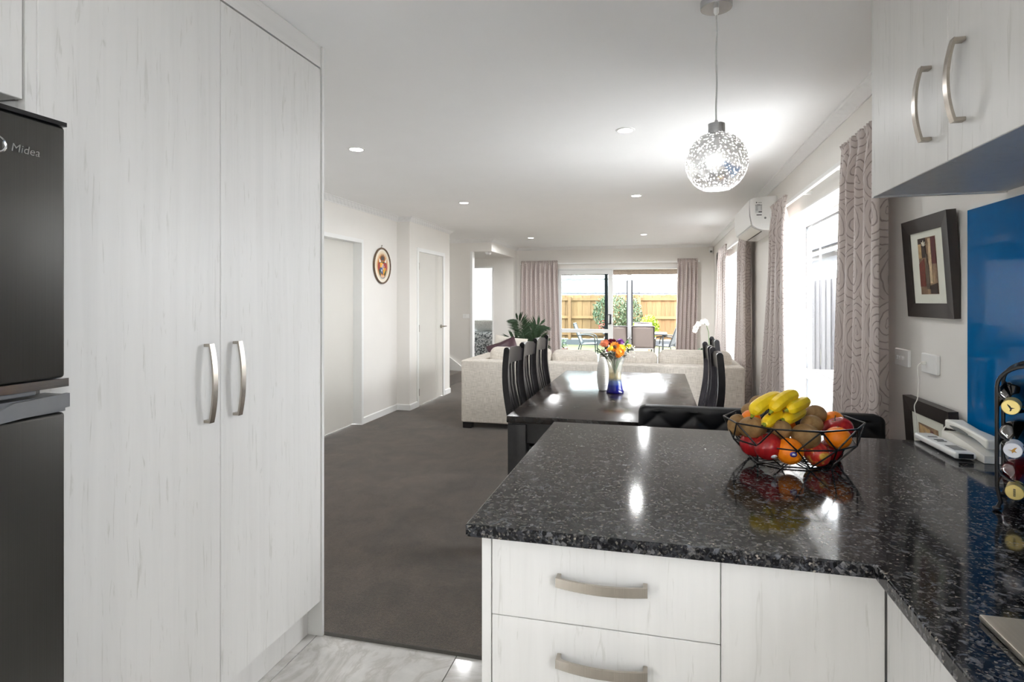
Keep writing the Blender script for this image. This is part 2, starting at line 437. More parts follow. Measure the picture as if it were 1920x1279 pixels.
# far wall with sliding door opening
D0, D1, DH = -1.90, 0.48, 1.99
mb = MB().box(XB-0.15, D0, YF, YF+0.16, -0.15, HCL).box(D1, XR, YF, YF+0.16, -0.15, HCL).box(D0, D1, YF, YF+0.16, DH, HCL)
struct(mb.build('wall_far', M['wall'], smooth=False), 'warm white wall around the sliding patio door')
# left walls
d1a, d1b, d1h = 4.93, 5.735, 2.0
mb = MB().box(XL1-0.14, XL1, 2.0, d1a, 0, HCL).box(XL1-0.14, XL1, d1b, YP+0.1, 0, HCL).box(XL1-0.14, XL1, d1a, d1b, d1h, HCL)
struct(mb.build('wall_left', M['wall'], smooth=False), 'warm white dining side wall with a flush door')
d2a, d2b, d2h = 6.895, 7.775, 2.0
mb = MB().box(XL2-0.14, XL2, YP, d2a, 0, HCL).box(XL2-0.14, XL2, d2b, 8.05, 0, HCL).box(XL2-0.14, XL2, d2a, d2b, d2h, HCL).box(XL1, XL2-0.14, YP, YP+0.1, 0, HCL).box(-4.4, XL2-0.14, 7.93, 8.05, 0, HCL)
struct(mb.build('wall_left_closet', M['wall'], smooth=False), 'wall stepping forward around the cupboard door')
struct(MB().box(-3.28, -1.96, 2.0, 2.10, 0, HCL).box(-2.06, -1.96, -0.76, 2.0, 0, HCL).box(-2.06, -1.96, YBK, -1.12, 0, HCL).box(-2.06, -1.96, -1.12, -0.76, 0, 0.06).box(-2.06, -1.96, -1.12, -0.76, 2.1, HCL).build('wall_left_kitchen', M['wall'], smooth=False), 'wall behind the pantry')
kw = MB().box(-2.06, XR, YBK-0.1, YBK, 0, HCL)
struct(kw.build('wall_back_kitchen', M['wall'], smooth=False), 'kitchen wall behind the viewer')
# hall: switch wall, bulkhead, far hall wall with bedroom doorway
struct(MB().box(-4.5, -3.055, YS, YS+0.10, 0, HCL).build('wall_left_stairs', M['wall'], smooth=False), 'grey-beige wall behind the stairs with a light switch')
struct(MB().box(-3.055, XB, YS, YF, 2.197, HCL).box(-4.5, -3.055, YS+0.10, 10.87, 2.197, HCL).build('wall_left_bulkhead', M['wall'], smooth=False), 'dropped bulkhead over the hall entrance')
struct(MB().box(-3.11, XB-0.001, 10.86, 10.98, 0, 2.1965).box(-4.5, -3.11, 10.86, 10.98, 2.03, 2.1965).box(XB-0.10, XB, 10.981, YF-0.001, 0, 2.1965).build('wall_left_hall', M['wall'], smooth=False), 'pale wall beside the bedroom doorway')
struct(MB().box(-3.075, -3.035, YS-0.012, YS+0.112, 0, 2.195).build('trim_2', M['white'], smooth=False), 'white end trim of the switch wall')
struct(MB().box(-4.5, -3.11, 10.845, 10.86, 2.005, 2.04).box(-3.125, -3.10, 10.845, 10.995, 0, 2.005).build('trim_3', M['white'], smooth=False), 'white bedroom door trim')
# bedroom beyond
struct(MB().box(-7.0, -2.66, 14.6, 14.7, -0.1, 2.6).box(-7.1, -7, 8.0, 11.9, -0.1, 2.6).box(-7.1, -7, 13.6, 14.7, -0.1, 2.6).box(-7.1, -7, 11.9, 13.6, -0.1, 0.9).box(-7.1, -7, 11.9, 13.6, 2.1, 2.6).box(-2.66, -2.56, 11.27, 14.7, -0.1, 2.6).box(-7.0, -4.5, 10.86, 10.98, -0.1, 2.6).build('wall_far_bedroom', M['white'], smooth=False), 'white bedroom wall seen through the hall')  # opening in the unseen left wall is added to let daylight in
struct(MB().box(-7.1, -2.56, 10.981, 14.7, 2.401, 2.5).build('ceiling_bedroom', M['ceiling'], smooth=False), 'bedroom ceiling')
struct(MB().box(-4.6, -4.501, 7.93, 10.86, -0.1, HCL).build('wall_left_hall_end', M['wall'], smooth=False), 'end wall of the stair hall')
struct(MB().box(-7.1, -4.5, 10.9, 14.7, -0.2, 0.011).build('floor_bedroom', M['carpet'], smooth=False), 'bedroom carpet')

# ---- mitred trim sweeps
def trim(path, prof, name, mat, label):
    """prof: list of (inward offset, z); path walked with the room on the right"""
    n = len(path); rings = []
    for i, p in enumerate(path):
        p = Vector(p)
        ns = []
        if i > 0: d = (p - Vector(path[i-1])).normalized(); ns.append(Vector((d.y, -d.x)))
        if i < n-1: d = (Vector(path[i+1]) - p).normalized(); ns.append(Vector((d.y, -d.x)))
        if len(ns) == 2: b_ = (ns[0]+ns[1]); b_ = b_ / (1 + ns[0].dot(ns[1]))
        else: b_ = ns[0]
        rings.append([(p.x+b_.x*o, p.y+b_.y*o, z) for o, z in prof])
    mb = MB(); k = len(prof); vs_ = [q for r_ in rings for q in r_]; fs = []
    for i in range(n-1):
        for j in range(k):
            fs.append((i*k+j, (i+1)*k+j, (i+1)*k+(j+1) % k, i*k+(j+1) % k))
    fs += [tuple(range(k)), tuple(range((n-1)*k, n*k))[::-1]]
    mb.add(vs_, fs); return struct(mb.build(name, mat, ang=25), label)
m, nt, b = newmat('embossed_plaster_cornice'); pset(b, rough=0.7); b.inputs['Base Color'].default_value = srgb(234, 234, 233); M['cornice'] = m
v = coords(nt)
sx = N(nt, 'ShaderNodeSeparateXYZ'); nt.links.new(v, sx.inputs[0])
al = math_(nt, 'ADD', sx.outputs[0], sx.outputs[1])
wv = math_(nt, 'MULTIPLY', math_(nt, 'SINE', math_(nt, 'MULTIPLY', al, 88.0)), math_(nt, 'SINE', math_(nt, 'MULTIPLY', sx.outputs[2], 130.0)))
bump(nt, b, math_(nt, 'ADD', wv, noise(nt, v, 60, 2)), 0.3, 0.005)
e = 0.0005
CP = [(e, 2.345), (0.008, 2.345), (0.010, 2.352), (0.016, 2.356), (0.044, 2.384), (0.048, 2.390), (0.058, 2.392), (0.062, HCL-e), (e, HCL-e)]
trim([(XL1, 2.12), (XL1, YP), (XL2, YP), (XL2, 8.05), (-4.2, 8.05)], CP, 'trim_4', M['cornice'], 'white moulded cornice over the dining side wall')
trim([(-4.4, YS), (XB, YS), (XB, YF), (XR, YF), (XR, 2.02)], CP, 'trim_5', M['cornice'], 'white moulded cornice around the lounge')
BP = [(e, 0.0122), (0.012, 0.0122), (0.012, 0.078), (0.006, 0.086), (e, 0.086)]
trim([(XL1, 2.12), (XL1, d1a-0.04)], BP, 'baseboard_left', M['white'], 'white skirting before the flush door')
trim([(XL1, d1b+0.036), (XL1, YP), (XL2, YP), (XL2, d2a-0.042)], BP, 'baseboard_left_step', M['white'], 'white skirting around the wall step')
trim([(XL2, d2b+0.058), (XL2, 8.05), (-3.25, 8.05)], BP, 'baseboard_left_end', M['white'], 'white skirting at the wall end by the stairs')
trim([(D1+0.05, YF), (XR, YF), (XR, 2.25)], BP, 'baseboard_right', M['white'], 'white skirting under the windows')

# ---- door 1 (flush, recessed) and its frame
r_ = struct(thing('door_1', 'plain flush interior door set back in the side wall', None, (XL1, d1a, 0)))
MB().rbox(-3.268, -3.232, d1a+0.004, d1b-0.004, 0.022, d1h-0.004, 0.002, 1).build('leaf', M['door'], r_)
fr = MB().box(XL1-0.14, XL1+0.012, d1b-0.006, d1b+0.035, 0.012, d1h+0.035).box(XL1-0.14, XL1+0.012, d1a-0.035, d1a+0.006, 0.012, d1h+0.035).box(XL1-0.14, XL1+0.012, d1a, d1b, d1h-0.006, d1h+0.035)
fr.build('frame', M['white'], r_, smooth=False)
# ---- door 2 with grooves, hinges, lever
r_ = struct(thing('door_2', 'pale cupboard door with vertical grooves and lever handle', None, (XL2, d2a, 0)))
lf = MB(); xf = XL2-0.006
lf.box(xf-0.035, xf-0.004, d2a+0.006, d2b-0.006, 0.024, d2h-0.006)
g = [d2a+0.006, 7.497, 7.503, 7.545, 7.551, 7.591, 7.597, d2b-0.006]
for k in range(0, 8, 2): lf.box(xf-0.0045, xf, g[k], g[k+1], 0.024, d2h-0.006)
lf.build('leaf', M['door'], r_, smooth=False)
MB().box(XL2-0.14, XL2+0.010, d2b-0.004, d2b+0.055, 0.012, d2h+0.045).box(XL2-0.14, XL2+0.010, d2a-0.04, d2a+0.004, 0.012, d2h+0.045).box(XL2-0.14, XL2+0.010, d2a, d2b, d2h-0.004, d2h+0.045).build('frame', M['white'], r_, smooth=False)
for z in (0.19, 1.01, 1.81):
    MB().tube([(XL2+0.004, d2a+0.008, z-0.045), (XL2+0.004, d2a+0.008, z+0.045)], 0.007, 8).box(XL2-0.004, XL2+0.0035, d2a+0.008, d2a+0.035, z-0.045, z+0.045).build('hinge', M['nickel'], r_)
Mx = Matrix.Translation((XL2-0.004, 7.70, 1.005)) @ Matrix.Rotation(R(90), 4, 'Y')
lv = MB().lathe([(0.026, 0), (0.026, 0.008), (0.012, 0.010), (0.010, 0.05), (0, 0.05)], n=20, M=Mx).build('lever_rose', M['nickel'], r_)
MB().tube([(XL2+0.04, 7.70, 1.005), (XL2+0.045, 7.715, 1.006), (XL2+0.045, 7.80, 1.003), (XL2+0.038, 7.82, 1.0)], [0.009, 0.009, 0.007, 0.006], 8).build('lever', M['nickel'], lv)

# ---- windows on the right wall
def window_right(name, label, y0, y1, mull, trans, xg=1.155):
    r_ = struct(thing(name, label, None, (XR, y0, SILL)))
    t = 0.012
    MB().box(XR-0.004, xg, y0, y0+t, SILL, HD).box(XR-0.004, xg, y1-t, y1, SILL, HD).box(XR-0.004, xg, y0+t, y1-t, HD-t, HD).box(XR-0.02, xg, y0+t, y1-t, SILL, SILL+0.022).build('reveal', M['white'], r_, smooth=False)
    a, b_, c_, d_ = y0+t, y1-t, SILL+0.022, HD-t
    f = MB().box(xg-0.006, xg+0.045, a, a+0.035, c_, d_).box(xg-0.006, xg+0.045, b_-0.035, b_, c_, d_).box(xg-0.006, xg+0.045, a+0.035, b_-0.035, d_-0.035, d_).box(xg-0.006, xg+0.045, a+0.035, b_-0.035, c_, c_+0.035)
    f.build('window_frame', M['alu'], r_, smooth=False)
    MB().box(xg-0.004, xg+0.043, mull-0.03, mull+0.03, c_+0.035, d_-0.035).build('mullion', M['alu'], r_, smooth=False)
    for p, q in ((a+0.035, mull-0.03), (mull+0.03, b_-0.035)):
        MB().box(xg-0.003, xg+0.04, p, q, trans-0.036, trans+0.036).build('transom', M['alu'], r_, smooth=False)
        for z0, z1 in ((c_+0.035, trans-0.036), (trans+0.036, d_-0.035)):
            MB().box(xg+0.018, xg+0.022, p, q, z0, z1).build('pane', M['glass'], r_, smooth=False)
            MB().box(xg+0.012, xg+0.028, p, p+0.010, z0, z1).box(xg+0.012, xg+0.028, q-0.010, q, z0, z1).box(xg+0.012, xg+0.028, p+0.01, q-0.01, z1-0.010, z1).box(xg+0.012, xg+0.028, p+0.01, q-0.01, z0, z0+0.008).build('seal', M['aludark'], r_, smooth=False)
    return r_
window_right('window_1', 'tall white framed window nearest the kitchen', W1[0], W1[1], 4.13, 0.783)
window_right('window_2', 'tall white framed window beyond the heat pump', W2[0], W2[1], 8.05, 0.783)

r_ = struct(thing('window_added_right', 'unseen window added over the worktop behind the viewer for daylight', None, (XR, -0.65, 1.05)))  # made-up window out of view, added to light the pantry side
MB().box(1.13, 1.20, -1.15, -1.10, 1.05, 2.05).box(1.13, 1.20, -0.20, -0.15, 1.05, 2.05).box(1.13, 1.20, -1.10, -0.20, 2.0, 2.05).box(1.13, 1.20, -1.10, -0.20, 1.05, 1.10).build('window_frame', M['alu'], r_, smooth=False)
MB().box(1.160, 1.164, -1.10, -0.20, 1.10, 2.0).build('pane', M['glass'], r_, smooth=False)

r_ = struct(thing('window_added_left', 'narrow full height window added behind the viewer for daylight', None, (-1.96, -0.94, 0.06)))  # made-up window out of view, added to light the right-hand side
MB().box(-2.06, -1.95, -1.12, -1.08, 0.06, 2.1).box(-2.06, -1.95, -0.80, -0.76, 0.06, 2.1).box(-2.06, -1.95, -1.08, -0.80, 2.06, 2.1).box(-2.06, -1.95, -1.08, -0.80, 0.06, 0.10).build('window_frame', M['alu'], r_, smooth=False)
MB().box(-2.02, -2.016, -1.08, -0.80, 0.10, 2.06).build('pane', M['glass'], r_, smooth=False)

# ---- sliding patio door
r_ = struct(thing('door_3', 'white aluminium sliding patio door with right side open', None, (-0.7, YF, 0)))
y0 = YF
MB().box(D0, D0+0.035, y0-0.004, y0+0.15, 0, DH).box(D1-0.035, D1, y0-0.004, y0+0.15, 0, DH).box(D0+0.035, D1-0.035, y0-0.004, y0+0.15, DH-0.03, DH).box(D0+0.035, D1-0.035, y0, y0+0.15, -0.02, 0.02).build('door_frame', M['alu'], r_, smooth=False)
lf = MB().box(D0+0.036, D0+0.09, y0+0.03, y0+0.07, 0.022, DH-0.032).box(-0.915, -0.826, y0+0.03, y0+0.07, 0.022, DH-0.032).box(D0+0.09, -0.915, y0+0.03, y0+0.07, 1.875, DH-0.032).box(D0+0.09, -0.915, y0+0.03, y0+0.07, 0.022, 0.11).box(D0+0.09, -0.915, y0+0.03, y0+0.07, 0.752, 0.822)
lf.build('leaf_frame', M['alu'], r_, smooth=False)
for z0, z1 in ((0.11, 0.752), (0.822, 1.875)):
    MB().box(D0+0.09, -0.915, y0+0.048, y0+0.052, z0, z1).build('pane', M['tint'], r_, smooth=False)
MB().box(-0.985, -0.925, y0+0.085, y0+0.12, 0.022, DH-0.032).build('dark_stile', M['aludark'], r_, smooth=False)
MB().box(-1.03, -0.985, y0+0.085, y0+0.12, 0.84, 0.88).build('dark_latch', M['aludark'], r_, smooth=False)
hb = MB().tube([(-0.86, y0+0.03, 0.935), (-0.86, y0-0.03, 0.94), (-0.86, y0-0.03, 1.09), (-0.86, y0+0.03, 1.095)], 0.012, 8).box(-0.95, -0.935, y0+0.02, y0+0.029, 0.92, 1.11).box(-0.95, -0.87, y0+0.02, y0+0.029, 1.095, 1.11).box(-0.95, -0.87, y0+0.02, y0+0.029, 0.92, 0.935).box(-0.885, -0.86, y0+0.02, y0+0.029, 0.92, 1.11)
hb.build('handle', M['aludark'], r_)

# ---- stairs and stringer behind the cupboard wall
r_ = struct(thing('stairs', 'carpeted stairs with white stringer climbing to the left', None, (-3.3, 8.7, 0)))
for k in range(6):
    x1 = -3.22 - 0.25*k
    MB().rbox(x1-0.27, x1+0.02, 8.10, YS-0.035, 0.013+0.18*k, 0.18*(k+1), 0.012, 2).build('step', M['carpet'], r_)
MB().prism([(-3.245, 0.013), (-3.205, 0.013), (-3.205, 0.24), (-4.4, 1.10), (-4.4, 0.90), (-3.245, 0.07)], YS-0.032, YS-0.002, 'y').build('stringer', M['white'], r_, smooth=False)
# ================================================================ KITCHEN
def handle_mesh(L, name='handle'):
    """bow handle along local z, fixed to the plane x=0, face towards +x"""
    mb = MB(); n = 14; pts = []
    for i in range(n+1):
        t = -1 + 2*i/n
        pts.append((0.020 + 0.014*(1-t*t), 0, t*L/2))
    mb.sweep(pts, 0.019, 0.006, (0, 1, 0))
    for s_ in (-1, 1): mb.rbox(0.0, 0.0225, -0.0095, 0.0095, s_*(L/2-0.004)-0.0045, s_*(L/2-0.004)+0.0045, 0.0012, 1)
    return mb.mesh(name, M['nickel'])
def handle(me, parent, loc, rot):
    o = bpy.data.objects.new('handle', me); C.objects.link(o); o.parent = parent
    o.location = Vector(loc) - wloc(parent); o.rotation_euler = rot
    return o
H24, H18 = handle_mesh(0.238), handle_mesh(0.18)

# tall pantry
XP = -1.328
r_ = thing('pantry_cupboard', 'tall white woodgrain pantry cupboard with two doors beside the fridge', 'cupboard', (-1.62, 1.53, 0))
MB().box(-1.94, XP-0.022, 0.962, 2.094, 0.145, 2.398).build('body', M['lam'], r_, smooth=False)
for a, b_ in ((0.986, 1.5375), (1.5405, 2.0945)):
    d = MB().rbox(XP-0.019, XP, a, b_, 0.146, 2.306, 0.0015, 1).build('door', M['lam'], r_)
    handle(H24, d, (XP, 1.477 if a < 1 else 1.600, 1.116), (0, 0, 0))
MB().box(XP-0.019, XP, 0.960, 0.984, 0.146, 2.306).build('filler_strip', M['lam'], r_, smooth=False)
MB().box(XP-0.019, XP, 0.960, 2.096, 2.312, 2.398).build('top_panel', M['lamh'], r_, smooth=False)
MB().box(-1.94, XP+0.006, 2.096, 2.110, 0.002, 2.398).build('end_panel', M['edge'], r_, smooth=False)
MB().box(-1.94, XP-0.06, 0.962, 2.094, 0.002, 0.144).build('kickboard', M['lamw'], r_, smooth=False)
# cabinet above the fridge
r_ = thing('overhead_cabinet', 'white woodgrain cabinet above the fridge', 'cabinet', (-1.62, 0.6, 1.80))
MB().box(-1.94, XP-0.022, 0.20, 0.955, 1.802, 2.398).build('body', M['lam'], r_, smooth=False)
MB().rbox(XP-0.019, XP, 0.20, 0.955, 1.80, 2.306, 0.0015, 1).build('door', M['lam'], r_)
MB().box(XP-0.019, XP, 0.20, 0.955, 2.312, 2.398).build('top_panel', M['lamh'], r_, smooth=False)

# fridge
r_ = thing('fridge', 'dark brushed steel fridge freezer beside the pantry', 'fridge', (-1.5, 0.62, 0))
XF, F0, F1 = -1.18, 0.335, 0.932
MB().rbox(-1.86, XF-0.065, F0, F1, 0.03, 1.722, 0.006, 2).build('cabinet', M['fridge'], r_)
ud = MB().rbox(XF-0.06, XF, F0, F1, 1.208, 1.722, 0.007, 3).build('freezer_door', M['fridge'], r_)
MB().box(XF-0.058, XF+0.003, F0-0.002, F1+0.004, 1.190, 1.207).build('lower_trim', M['chrome'], ud, smooth=False)
MB().rbox(XF-0.055, XF-0.004, F0+0.01, F1-0.055, 1.180, 1.1895, 0.002, 1).build('gasket', M['fridge_trim'], ud)
MB().box(XF-0.062, XF+0.002, F0-0.001, F1+0.001, 1.7225, 1.731).build('top_cap', M['black_plastic'], ud, smooth=False)
ld = MB().rbox(XF-0.06, XF, F0, F1, 0.06, 1.138, 0.007, 3).build('fridge_door', M['fridge'], r_)
# grey grip: a moulding whose top edge dips towards the middle
poly = [(F1+0.004, 1.176), (F1+0.004, 1.148), (F1-0.05, 1.144), (0.55, 1.118), (F0, 1.118), (F0, 1.132), (0.6, 1.134), (0.72, 1.142), (0.79, 1.156), (0.83, 1.172)]
MB().prism(poly, XF-0.004, XF+0.006, 'x').build('grip_trim', M['fridge_trim'], ld)
MB().box(XF-0.06, XF-0.005, F0, F1+0.003, 1.139, 1.174).build('grip_recess', M['fridge_trim'], ld, smooth=False)
def text(s_, name, parent, loc, rot, size, mat, ext=0.0006, align='LEFT', shear=0):
    c_ = bpy.data.curves.new(name, 'FONT'); c_.body = s_; c_.size = size; c_.extrude = ext; c_.align_x = align; c_.shear = shear
    t_ = bpy.data.objects.new(name+'_curve', c_); C.objects.link(t_); bpy.context.view_layer.update()
    me = bpy.data.meshes.new_from_object(t_.evaluated_get(bpy.context.evaluated_depsgraph_get())); bpy.data.objects.remove(t_); bpy.data.curves.remove(c_)
    me.materials.clear(); me.materials.append(mat)
    o = bpy.data.objects.new(name, me); C.objects.link(o)
    o.parent = parent; o.location = Vector(loc) - wloc(parent); o.rotation_euler = rot; return o
text('Midea', 'badge_lettering', ud, (XF+0.0012, 0.826, 1.648), (R(90), 0, R(90)), 0.022, M['chrome'], 0.0008, 'LEFT', 0.15)
sw = []
for i in range(15):
    a = R(-150 + 280*i/14); sw.append((XF+0.001, 0.802+0.016*cos(a), 1.655+0.015*sin(a)))
MB().tube(sw, [0.0004+0.0022*sin(pi*i/14) for i in range(15)], 6).build('badge_swirl', M['chrome'], ud)
for x, y in ((-1.80, 0.38), (-1.80, 0.89), (-1.24, 0.38), (-1.24, 0.89)):
    MB().lathe([(0.02, 0.001), (0.02, 0.03)], (x, y, 0), 12).build('foot', M['black_plastic'], r_)

# granite worktop (L)
ZC, TH_ = 0.90, 0.026
poly = [(-0.389, 1.148), (0.372, 1.148), (0.372, -1.195), (0.985, -1.195), (0.985, 2.205), (-0.389, 2.205)]
wt = MB().prism(poly, ZC-TH_, ZC, 'z').build('worktop', M['granite'], smooth=False)
bv = wt.modifiers.new('arris', 'BEVEL'); bv.width = 0.003; bv.segments = 2
tag(wt, 'dark speckled granite L-shaped kitchen worktop', 'worktop')

# drawer unit under the peninsula
YD = 1.180
r_ = thing('drawer_cabinet', 'white woodgrain drawer cabinet at the open end of the peninsula', 'cabinet', (-0.12, 1.5, 0))
MB().box(-0.340, 0.116, YD+0.020, 2.00, 0.10, ZC-TH_-0.001).build('body', M['edge'], r_, smooth=False)
MB().box(-0.3625, -0.3425, YD, 2.08, 0.001, ZC-TH_-0.001).build('end_panel', M['lamw'], r_, smooth=False)
for z0, z1, zh in ((0.7030, 0.8735, 0.796), (0.545, 0.7015, 0.632), (0.105, 0.5435, 0.46)):
    d = MB().rbox(-0.3405, 0.1170, YD, YD+0.018, z0, z1, 0.0015, 1).build('drawer', M['lamw'], r_)
    handle(H18, d, (-0.110, YD, zh), Matrix(((0, 0, 1), (-1, 0, 0), (0, -1, 0))).to_euler())
MB().box(-0.342, 0.116, YD+0.05, YD+0.065, 0.001, 0.0995).build('kickboard', M['lamw'], r_, smooth=False)
# blind corner unit
r_ = thing('corner_cabinet', 'white woodgrain corner cabinet with a plain panel under the peninsula', 'cabinet', (0.26, 1.5, 0))
MB().box(0.119, 0.97, YD+0.020, 2.00, 0.10, ZC-TH_-0.001).build('body', M['edge'], r_, smooth=False)
MB().rbox(0.1185, 0.3990, YD, YD+0.018, 0.105, ZC-TH_-0.003, 0.0015, 1).build('front_panel', M['lamw'], r_)
MB().box(0.119, 0.40, YD+0.05, YD+0.065, 0.001, 0.0995).build('kickboard', M['lamw'], r_, smooth=False)
# unit along the right wall
r_ = thing('base_cabinet', 'plain white base cabinet below the steel cooktop', 'cabinet', (0.68, 0.1, 0))
MB().box(0.42, 0.97, -1.19, YD-0.001, 0.10, ZC-TH_-0.001).build('body', M['edge'], r_, smooth=False)
for a, b_ in ((-1.19, -0.62), (-0.617, -0.03), (-0.027, 0.57), (0.573, 1.176)):
    MB().rbox(0.400, 0.418, a, b_, 0.105, ZC-TH_-0.003, 0.0015, 1).build('door', M['lamw'], r_)
MB().box(0.45, 0.465, -1.19, YD-0.001, 0.001, 0.0995).build('kickboard', M['lamw'], r_, smooth=False)

# upper wall cabinet
XU, ZU, YU = 0.640, 1.682, 2.006
r_ = thing('wall_cabinet', 'white woodgrain wall cabinet with two bow handles above the worktop', 'cabinet', (0.81, 1.3, ZU))
MB().box(XU+0.020, 0.988, 0.10, YU-0.018, ZU+0.004, HCL-0.002).build('body', M['lam'], r_, smooth=False)
MB().box(XU+0.001, 0.988, YU-0.0165, YU, ZU, HCL-0.002).build('end_panel', M['edge'], r_, smooth=False)
for a, b_, yh in ((1.5225, YU-0.0185, 1.608), (1.0385, 1.5195, 1.448), (0.5545, 1.0355, 0.70)):
    d = MB().rbox(XU, XU+0.018, a, b_, ZU+0.001, HCL-0.004, 0.0015, 1).build('door', M['lamw'], r_)
    handle(H18, d, (XU, yh, 1.842), (0, 0, R(180)))

# splashback
tag(MB().box(0.9795, 0.988, -0.2, 2.196, ZC+0.001, 1.660).build('glass_splashback', M['blue'], smooth=False), 'glossy blue glass splashback behind the wine rack', 'splashback')

# cooktop
r_ = thing('cooktop', 'stainless steel gas cooktop set in the worktop', 'cooktop', (0.72, 0.69, ZC))
MB().rbox(0.453, 0.955, 0.40, 0.985, ZC+0.0003, ZC+0.010, 0.003, 2).build('plate', M['steel'], r_)
for x, y in ((0.60, 0.55), (0.60, 0.80), (0.82, 0.55), (0.82, 0.80)):
    bu = MB().lathe([(0.045, 0.0101), (0.045, 0.018), (0.032, 0.020), (0.032, 0.026), (0, 0.026)], (x, y, ZC), 20).build('burner', M['black_plastic'], r_)
    tv = MB()
    for k in range(4):
        a = k*pi/2+pi/4; tv.box(0.03, 0.085, -0.003, 0.003, 0.03, 0.036, Matrix.Translation((x, y, ZC)) @ Matrix.Rotation(a, 4, 'Z')); tv.box(0.079, 0.085, -0.003, 0.003, 0.0101, 0.036, Matrix.Translation((x, y, ZC)) @ Matrix.Rotation(a, 4, 'Z'))
    tv.tube([(x+0.058*cos(2*pi*q/16), y+0.058*sin(2*pi*q/16), ZC+0.033) for q in range(16)], 0.0032, 6, closed=True)
    tv.build('trivet', M['iron'], r_, smooth=False)['kind'] = 'stuff'

# ---- pendant lamp over the peninsula
PX, PY = 0.196, 2.111
r_ = thing('pendant_lamp', 'mirrored glass globe pendant lamp hanging over the peninsula', 'lamp', (PX, PY, HCL))
MB().lathe([(0.052, -0.026), (0.053, -0.022), (0.053, -0.001)], (PX, PY, HCL), 32).build('ceiling_rose', M['chrome'], r_)
MB().lathe([(0.004, -0.05), (0.009, -0.04), (0.009, -0.0262)], (PX, PY, HCL), 12).build('cord_grip', M['white_plastic'], r_)
cl_ = thin_glass('clear_cord_sheath', (0.9, 0.9, 0.9, 1))
M['cord'] = plain('silver_braided_cord', srgb(196, 197, 196), 0.4, 0.1, 200)
MB().tube([(PX+0.0012*sin(i*0.9), PY, HCL-0.05-0.375*i/14) for i in range(15)], 0.0028, 8).build('cord', M['cord'], r_)
MB().lathe([(0.005, 1.988), (0.008, 1.976), (0.0285, 1.975), (0.029, 1.972), (0.029, 1.938)], (PX, PY, 0), 28).build('lamp_cap', M['chrome'], r_)
zc, rg = 1.843, 0.104
prof = []
for i in range(25):
    a = R(-64 + (64+72)*i/24); prof.append((rg*cos(a), zc+rg*sin(a)))
m = bpy.data.materials.new('speckled_mirror_glass'); m.use_nodes = True; nt = m.node_tree; nt.nodes.clear()
o_ = N(nt, 'ShaderNodeOutputMaterial'); tl = N(nt, 'ShaderNodeBsdfTranslucent'); tl.inputs[0].default_value = (0.98, 0.98, 0.98, 1)
gl = N(nt, 'ShaderNodeBsdfGlossy'); gl.inputs['Roughness'].default_value = 0.22; gl.inputs['Color'].default_value = (0.86, 0.87, 0.88, 1)
tr = N(nt, 'ShaderNodeBsdfTransparent'); tr.inputs[0].default_value = (1, 1, 1, 1)
v = coords(nt); vo = N(nt, 'ShaderNodeTexVoronoi'); vo.inputs['Scale'].default_value = 125; nt.links.new(v, vo.inputs['Vector'])
k1 = ramp(nt, vo.outputs['Distance'], [(0.24, (1, 1, 1, 1)), (0.36, (0, 0, 0, 1))])
m1 = N(nt, 'ShaderNodeMixShader'); m2 = N(nt, 'ShaderNodeMixShader'); m2.inputs[0].default_value = 0.15
nt.links.new(tl.outputs[0], m2.inputs[1]); nt.links.new(tr.outputs[0], m2.inputs[2])
m3 = N(nt, 'ShaderNodeMixShader'); m3.inputs[0].default_value = 0.03; nt.links.new(gl.outputs[0], m3.inputs[1]); nt.links.new(tl.outputs[0], m3.inputs[2])
nt.links.new(k1.outputs[0], m1.inputs[0]); nt.links.new(m3.outputs[0], m1.inputs[1]); nt.links.new(m2.outputs[0], m1.inputs[2]); nt.links.new(m1.outputs[0], o_.inputs[0])
sh = MB().shell(prof, (PX, PY, 0), 48).build('globe_shade', m, r_)
MB().shell([(0.0452, 1.7500), (0.0472, 1.7488), (0.0478, 1.7500), (0.0460, 1.7515), (0.0452, 1.7500)], (PX, PY, 0), 36).build('shade_rim', M['white_plastic'], r_)
M['frost'] = bpy.data.materials.new('frosted_glow_disc'); m = M['frost']; m.use_nodes = True; nt = m.node_tree; nt.nodes.clear()
o_ = N(nt, 'ShaderNodeOutputMaterial'); tl = N(nt, 'ShaderNodeBsdfTranslucent'); tl.inputs[0].default_value = (0.95, 0.95, 0.95, 1); nt.links.new(tl.outputs[0], o_.inputs[0])
MB().shell([(0.0005, 1.7515), (0.0454, 1.7515)], (PX, PY, 0), 36).build('added_glow_disc', M['frost'], r_)  # disc added over the open bottom, glows in place of the lit inside
M['bulb'] = emis('bulb_glow', (1, 0.99, 0.97, 1), 16)
MB().ball((PX, PY, 1.845), (0.03, 0.03, 0.036), 20, 14).build('bulb', M['bulb'], r_)
MB().lathe([(0.014, 1.878), (0.014, 1.937)], (PX, PY, 0), 16).build('bulb_holder', M['white_plastic'], r_)
pl = bpy.data.lights.new('pendant_light', 'POINT'); pl.energy = 2.0; pl.shadow_soft_size = 0.035; pl.color = (1, 0.97, 0.93)
po = bpy.data.objects.new('pendant_light', pl); C.objects.link(po); po.parent = r_; po.location = (0, 0, 1.79 - HCL)

